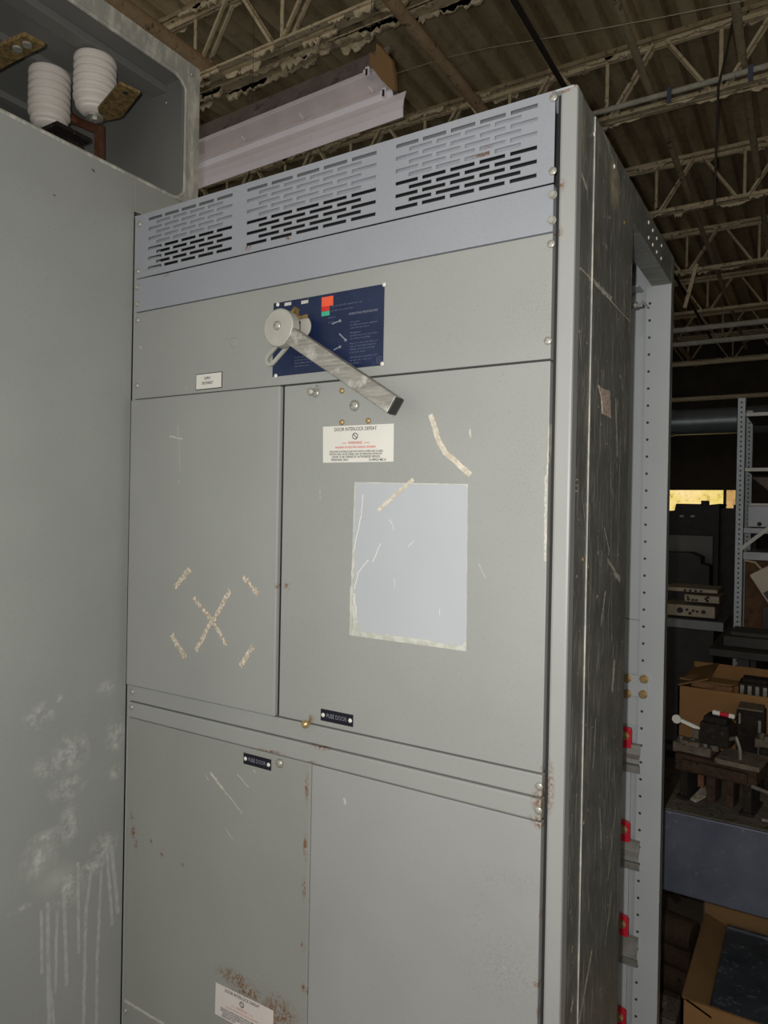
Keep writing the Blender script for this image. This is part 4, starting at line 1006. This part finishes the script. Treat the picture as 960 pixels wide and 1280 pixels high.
# ---- under the bench: open carton with a scuffed dark steel case inside
ZC = .30
k0 = at(851, 1247, 'z', ZC); k1 = at(905, 1275, 'z', ZC)
uu = Vector((1, 0, 0)); vv = Vector((0, 1, 0))
t = thing('cardboard_box', 'open cardboard box on the floor under the bench holding a scuffed steel case', 'cardboard box', (k0.x, k0.y, 0))
w2, d2 = .62, .50
o0 = Vector((k0.x, k0.y, .001))
panel(t, o0, uu*w2, Zv*ZC, vv, .008, M['card'], 'front_panel'); panel(t, o0+vv*d2, uu*w2, Zv*(ZC+.05), -vv, .008, M['card2'], 'back_panel')
panel(t, o0, vv*d2, Zv*ZC, uu, .008, M['card2'], 'left_panel'); panel(t, o0+uu*w2, vv*d2, Zv*ZC, -uu, .008, M['card2'], 'right_panel'); panel(t, o0, uu*w2, vv*d2, Zv, .006, M['card2'], 'base_panel')  # darker cardboard copy puts the shade of the walls into their colour
panel(t, o0+Zv*ZC+uu*.004, vv*d2, Vector((.075, .0, -.03)), Zv, .006, M['card2'], 'flap')
s0 = at(893, 1245, 'z', ZC-.03)
st_ = thing('steel_case', 'dark steel case with white scuffs inside the cardboard box on the floor', 'steel case', (k0.x+.10, k0.y+.03, .01))
mb = MB(); mb.box((k0.x+.070, k0.y+.02, .01), (k0.x+.58, k0.y+.475, ZC-.01)); obj('case_body', mb, M['scuffed'], st_, bevel=.006)
mb = MB(); mb.box((k0.x+.073, k0.y+.455, ZC-.01), (k0.x+.58, k0.y+.472, ZC+.0)); obj('lid_rim', mb, M['scuffed'], st_, bevel=.002)
for (u, v, dx, dy, h, m_, nm, lab) in ((846, 1148, .10, .16, .34, 'cont_brown', 'motor_part', 'rounded brown motor part under the bench left of the box'), (838, 1268, .09, .12, .12, 'cont_grey', 'steel_block', 'dull grey block on the floor before the cardboard box')):
    p = at(u, v, 'z', h)
    mb = MB()
    if nm == 'motor_part':
        for i in range(4): mb.cyl((p.x-.06, p.y+.04, h-.055-i*.075), (p.x+.05, p.y+.02, h-.055-i*.075), .05-.004*(i % 2), n=20)
        mb.box((p.x-.05, p.y, 0), (p.x+.04, p.y+.06, h-.28+.03))
    else:
        mb.box((p.x-.09, p.y-.03, 0), (p.x+.02, p.y+.09, h)); mb.cyl((p.x-.03, p.y+.03, h-.002), (p.x-.03, p.y+.03, h+.02), .02)
    tag(obj(nm, mb, M[m_], loc=(p.x, p.y, 0), bevel=.004, smooth=True), lab, 'machine part')

# ---- storage rack
ry = 3.44; rx0 = at(926.5, 560, 'y', ry).x
rk = thing('storage_rack', 'pale blue perforated upright and beams of a storage rack beyond the bench', 'rack', (rx0, ry, 0))
RZT = at(928, 498, 'y', ry).z
def upright(x, y, zt, name='upright'):
    m = MB(); m.box((x-.022, y-.02, 0), (x+.022, y-.016, zt)); m.box((x-.022, y-.02, 0), (x-.019, y+.02, zt)); m.box((x+.019, y-.02, 0), (x+.022, y+.02, zt))
    u_ = obj(name, m, M['uprightm'], rk); m = MB(); z = .1
    while z < zt-.02: m.box((x-.0042, y-.0205, z-.005), (x+.0042, y-.0195, z+.005)); z += .0275
    obj('slot_row', m, M['gap'], u_, label='row of punched slots'); return u_
upright(rx0, ry, RZT); upright(rx0, ry+.55, RZT); upright(rx0+1.6, ry, RZT); upright(rx0+1.6, ry+.55, RZT)
def lev(v, u=945): return at(u, v, 'y', ry).z
for v, h in ((516, .02), (585, .02), (690, .045), (660, .03)):
    z = lev(v)
    m = MB(); m.box((rx0+.022, ry-.02, z-h), (rx0+1.58, ry+.0, z)); obj('beam', m, M['rack'] if v < 600 else M['tray'], rk, bevel=.002)
    m = MB(); m.box((rx0+.022, ry, z-.012), (rx0+1.58, ry+.55, z-.006)); obj('shelf', m, M['darkmach'] if v < 600 else M['tray'], rk)
a, b = at(925, 687, 'y', ry-.03), at(962, 659, 'y', ry-.03)
m = MB(); m.bar(a, b+(b-a)*.6, .02, .004, (0, 1, 0)); obj('brace', m, M['rack'], rk)
z0, z1 = lev(659.5), lev(632)
m = MB(); m.box((rx0+.04, ry-.015, z0+.002), (rx0+.9, ry+.4, z1)); tr_ = obj('chassis_tray', m, M['tray'], loc=(rx0+.04, ry, z0), bevel=.004); tag(tr_, 'grey sheet metal chassis lying on the middle rack shelf', 'chassis')
m = MB()
for x, z in ((.10, z0+.02), (.22, z0+.02), (.30, z0+.022)): m.cyl((rx0+x, ry-.0152, z), (rx0+x, ry-.0148, z), .012, n=16)
obj('hole', m, M['gap'], tr_)
m = MB(); m.box((rx0+.05, ry-.02, z1), (rx0+.88, ry-.01, z1+.012)); obj('rim', m, M['rack'], tr_)
z0, z1 = lev(584.5), lev(540)
m = MB(); m.box((rx0+.16, ry+.05, z0), (rx0+.9, ry+.4, z1)); o = obj('electrical_panel', m, M['darkmach'], loc=(rx0+.16, ry+.05, z0), bevel=.004); tag(o, 'dark electrical panel standing on the upper rack shelf', 'electrical panel')
m = MB()
for x, z in ((.22, .12), (.26, .17), (.30, .10)): m.lathe([(.016, .0), (.014, -.012)], (rx0+x, ry+.05, z0+z), 14, 'y')
obj('knob', m, M['steel'], o)
z0, z1 = lev(632), lev(596)
m = MB(); m.prism([(rx0+.05, ry+.06, z1), (rx0+.18, ry+.06, z0+.05), (rx0+.25, ry+.06, z0+.02), (rx0+.9, ry+.06, z0+.02), (rx0+.9, ry+.06, z1)], (0, .3, 0)); tag(obj('sheet_cover', m, M['cont_grey'], loc=(rx0+.05, ry+.06, z0)), 'grey sloping sheet cover above the chassis on the rack', 'cover')
# brown carton behind / below
m = MB(); zf = lev(806); m.box((rx0+.03, ry+.02, zf), (rx0+.9, ry+.5, lev(697))); o = obj('large_carton', m, M['brownbox'], loc=(rx0+.03, ry+.02, zf), bevel=.004); tag(o, 'dark brown carton standing low in the storage rack', 'carton')
m = MB(); m.box((rx0+.44, ry+.018, zf), (rx0+.49, ry+.02, lev(700))); obj('packing_tape', m, M['cont_brown'], o)
m = MB(); m.box((rx0+.0, ry+.02, zf-.03), (rx0+1.6, ry+.56, zf)); obj('shelf', m, M['darkmach'], rk)
q = at(952, 738, 'y', ry-.10)
t = thing('control_box', 'pale tilted control box leaning before the brown carton at the right edge', 'control box', q)
rt = Matrix.Rotation(R(-32), 3, 'Y')
m = MB(); m.box((q.x-.01, q.y, q.z-.10), (q.x+.3, q.y+.08, q.z+.10), rt, q); obj('housing', m, M['beige'], t, bevel=.004)
m = MB(); m.box((q.x+.0, q.y-.004, q.z-.055), (q.x+.28, q.y, q.z-.015), rt, q); obj('display_window', m, M['black'], t)
m = MB(); m.box((q.x+.01, q.y+.03, zf), (q.x+.2, q.y+.05, q.z-.09)); obj('stand', m, M['darkmach'], t)
pts = [at(u, v, 'y', ry-.06) for u, v in ((930, 700), (944, 703), (952, 712), (957, 724))]
m = MB(); m.tube(pts, .005); tag(obj('black_hose', m, M['rod'], loc=pts[0], smooth=True), 'thin hose looping over the brown carton in the rack', 'hose')
# dark table before the rack
ty = 2.7; tz = at(920, 814, 'y', ty).z; tx = at(886, 818, 'y', ty).x
t = thing('steel_table', 'dark steel table between the cardboard box and the storage rack', 'table', (tx, ty, 0))
m = MB(); m.box((tx, ty, tz-.035), (tx+1.6, ty+.6, tz)); obj('table_top', m, M['darkmach'], t, bevel=.003)
for x, y in ((.12, .03), (1.5, .03), (.12, .53), (1.5, .53)): m = MB(); m.box((tx+x, ty+y, 0), (tx+x+.05, ty+y+.05, tz-.035)); obj('leg', m, M['darkmach'], t)
m = MB(); m.box((tx+.05, ty+.12, tz), (tx+.5, ty+.4, tz+.05)); m.box((tx+.08, ty+.15, tz+.05), (tx+.4, ty+.35, tz+.07)); tag(obj('steel_plate', m, M['darkmach'], loc=(tx+.05, ty+.12, tz), bevel=.003), 'stack of dark plates on the steel table', 'plates')

# ---- instruments stacked beside the rear post
iy = 4.1; sz = at(870, 775, 'y', iy).z; sx = at(828, 775, 'y', iy).x
t = thing('equipment_cart', 'dark grey cart carrying the beige instruments', 'cart', (sx, iy, 0))
w_ = at(905, 775, 'y', iy).x-sx
m = MB(); m.box((sx, iy-.02, sz-.06), (sx+w_, iy+.5, sz)); obj('cart_top', m, M['tray'], t, bevel=.004)
m = MB(); m.box((sx+.02, iy, .12), (sx+w_-.06, iy+.46, sz-.06)); obj('cart_body', m, M['darkmach'], t, bevel=.004)
for x, y in ((.05, .05), (w_-.12, .05), (.05, .4), (w_-.12, .4)): m = MB(); m.cyl((sx+x-.01, iy+y, .06), (sx+x+.03, iy+y, .06), .06, n=20); obj('wheel', m, M['black'], t)
def instrument(u0, v0, u1, v1, label, y, knobs, mat='beige'):
    a, b = at(u0, v0, 'y', y), at(u1, v1, 'y', y)
    t = thing('bench_instrument', label, 'instrument', (a.x, y, b.z), 'stacked instruments')
    m = MB(); m.box((a.x, y, b.z), (b.x, y+.32, a.z)); obj('case', m, M[mat], t, bevel=.004)
    for (fx_, fz_, r) in knobs:
        m = MB(); m.lathe([(r, 0), (r*.85, -.015)], (a.x+(b.x-a.x)*fx_, y, b.z+(a.z-b.z)*fz_), 14, 'y'); obj('knob', m, M['black'], t)
    return t
instrument(830, 754, 893.5, 773.5, 'lower beige instrument with black knobs beside the rear post', iy, ((.32, .5, .02), (.46, .6, .009), (.52, .3, .01), (.58, .55, .009), (.66, .5, .008), (.78, .5, .014)))
instrument(855.5, 743, 899, 755, 'small beige instrument in the middle of the stack', iy-.01, ((.1, .7, .007), (.12, .35, .009), (.25, .3, .008), (.35, .3, .008), (.62, .6, .009), (.68, .8, .009), (.66, .3, .009)))
instrument(830, 733, 897, 742.5, 'topmost beige instrument of the stack', iy+.03, ((.4, .4, .008), (.5, .4, .008), (.6, .4, .008), (.7, .4, .008)))
a = at(845, 669, 'y', 5.4); b = at(890, 725, 'y', 5.4)
m = MB(); m.box((a.x-.35, 5.4, 0), (b.x, 5.44, a.z)); tag(obj('pale_board', m, M['palepanel'], loc=(a.x, 5.4, 0)), 'dim pale board standing below the window', 'board')
a, b = at(838, 692, 'y', 5.1), at(886, 735, 'y', 5.1)
m = MB(); m.prism([(a.x-.3, 5.1, 0), (b.x, 5.1, 0), (b.x, 5.1, at(886, 708, 'y', 5.1).z), (at(876, 698, 'y', 5.1).x, 5.1, at(876, 705, 'y', 5.1).z), (at(876, 698, 'y', 5.1).x, 5.1, at(876, 697, 'y', 5.1).z), (at(862, 691, 'y', 5.1).x, 5.1, at(862, 691, 'y', 5.1).z), (a.x-.3, 5.1, a.z)], (0, .25, 0))
tag(obj('dark_machine', m, M['darkmach'], loc=(a.x, 5.1, 0)), 'black machine hump in front of the dim pale board', 'machine')
# silhouettes against the window
my = 8.0
def zz(v, u): return at(u, v, 'y', my).z
def xx(u): return at(u, 640, 'y', my).x
t = thing('dark_crate', 'wide dark machine silhouetted against the left of the bright window', 'machine', (xx(830), my, 0))
m = MB(); m.prism([(xx(815), my, 0), (xx(899), my, 0), (xx(899), my, zz(633, 899)), (xx(900.5), my, zz(629.5, 900)), (xx(877), my, zz(632, 877)), (xx(876), my, zz(630, 876)), (xx(845), my, zz(629.5, 845)), (xx(843), my, zz(638, 843)), (xx(815), my, zz(640, 820))], (0, .7, 0)); obj('machine_body', m, M['darkmach'], t)
m = MB(); m.box((xx(874.5), my+.1, zz(632, 877)-.02), (xx(882.5), my+.3, zz(625.5, 878))); obj('control_knob', m, M['darkmach'], t)
for u in (852.5, 866): m = MB(); m.box((xx(u-2.5), my-.02, zz(646.5, u)), (xx(u+2.5), my, zz(644, u))); obj('label_strip', m, M['rack'], t)
m = MB(); m.box((xx(899.5), my+.1, 0), (xx(945), my+.8, zz(635, 905))); m.box((xx(914.5), my+.2, zz(635, 905)), (xx(928), my+.6, zz(630.5, 915))); tag(obj('dark_cabinet', m, M['darkmach'], loc=(xx(900), my+.1, 0)), 'dark cabinet silhouetted against the right of the bright window', 'cabinet')

# ================================================================== LIGHT
def light(name, kind, loc, energy, col, **k):
    l = bpy.data.lights.new(name, kind); l.energy = energy; l.color = col
    for a_, b_ in k.items(): setattr(l, a_, b_)
    o = bpy.data.objects.new(name, l); COL.objects.link(o); o.location = loc; return o
light('camera_flash', 'POINT', CAMP-CR*.035+CU*.03, 46, (1, .985, .965), shadow_soft_size=.008)
w = bpy.data.worlds.new('world'); SC.world = w; w.use_nodes = True
bg = w.node_tree.nodes['Background']; bg.inputs[0].default_value = (1, .97, .92, 1); bg.inputs[1].default_value = .66
vs = SC.view_settings; vs.view_transform = 'Standard'; vs.look = 'None'; vs.gamma = 1; vs.exposure = 0; vs.use_curve_mapping = False
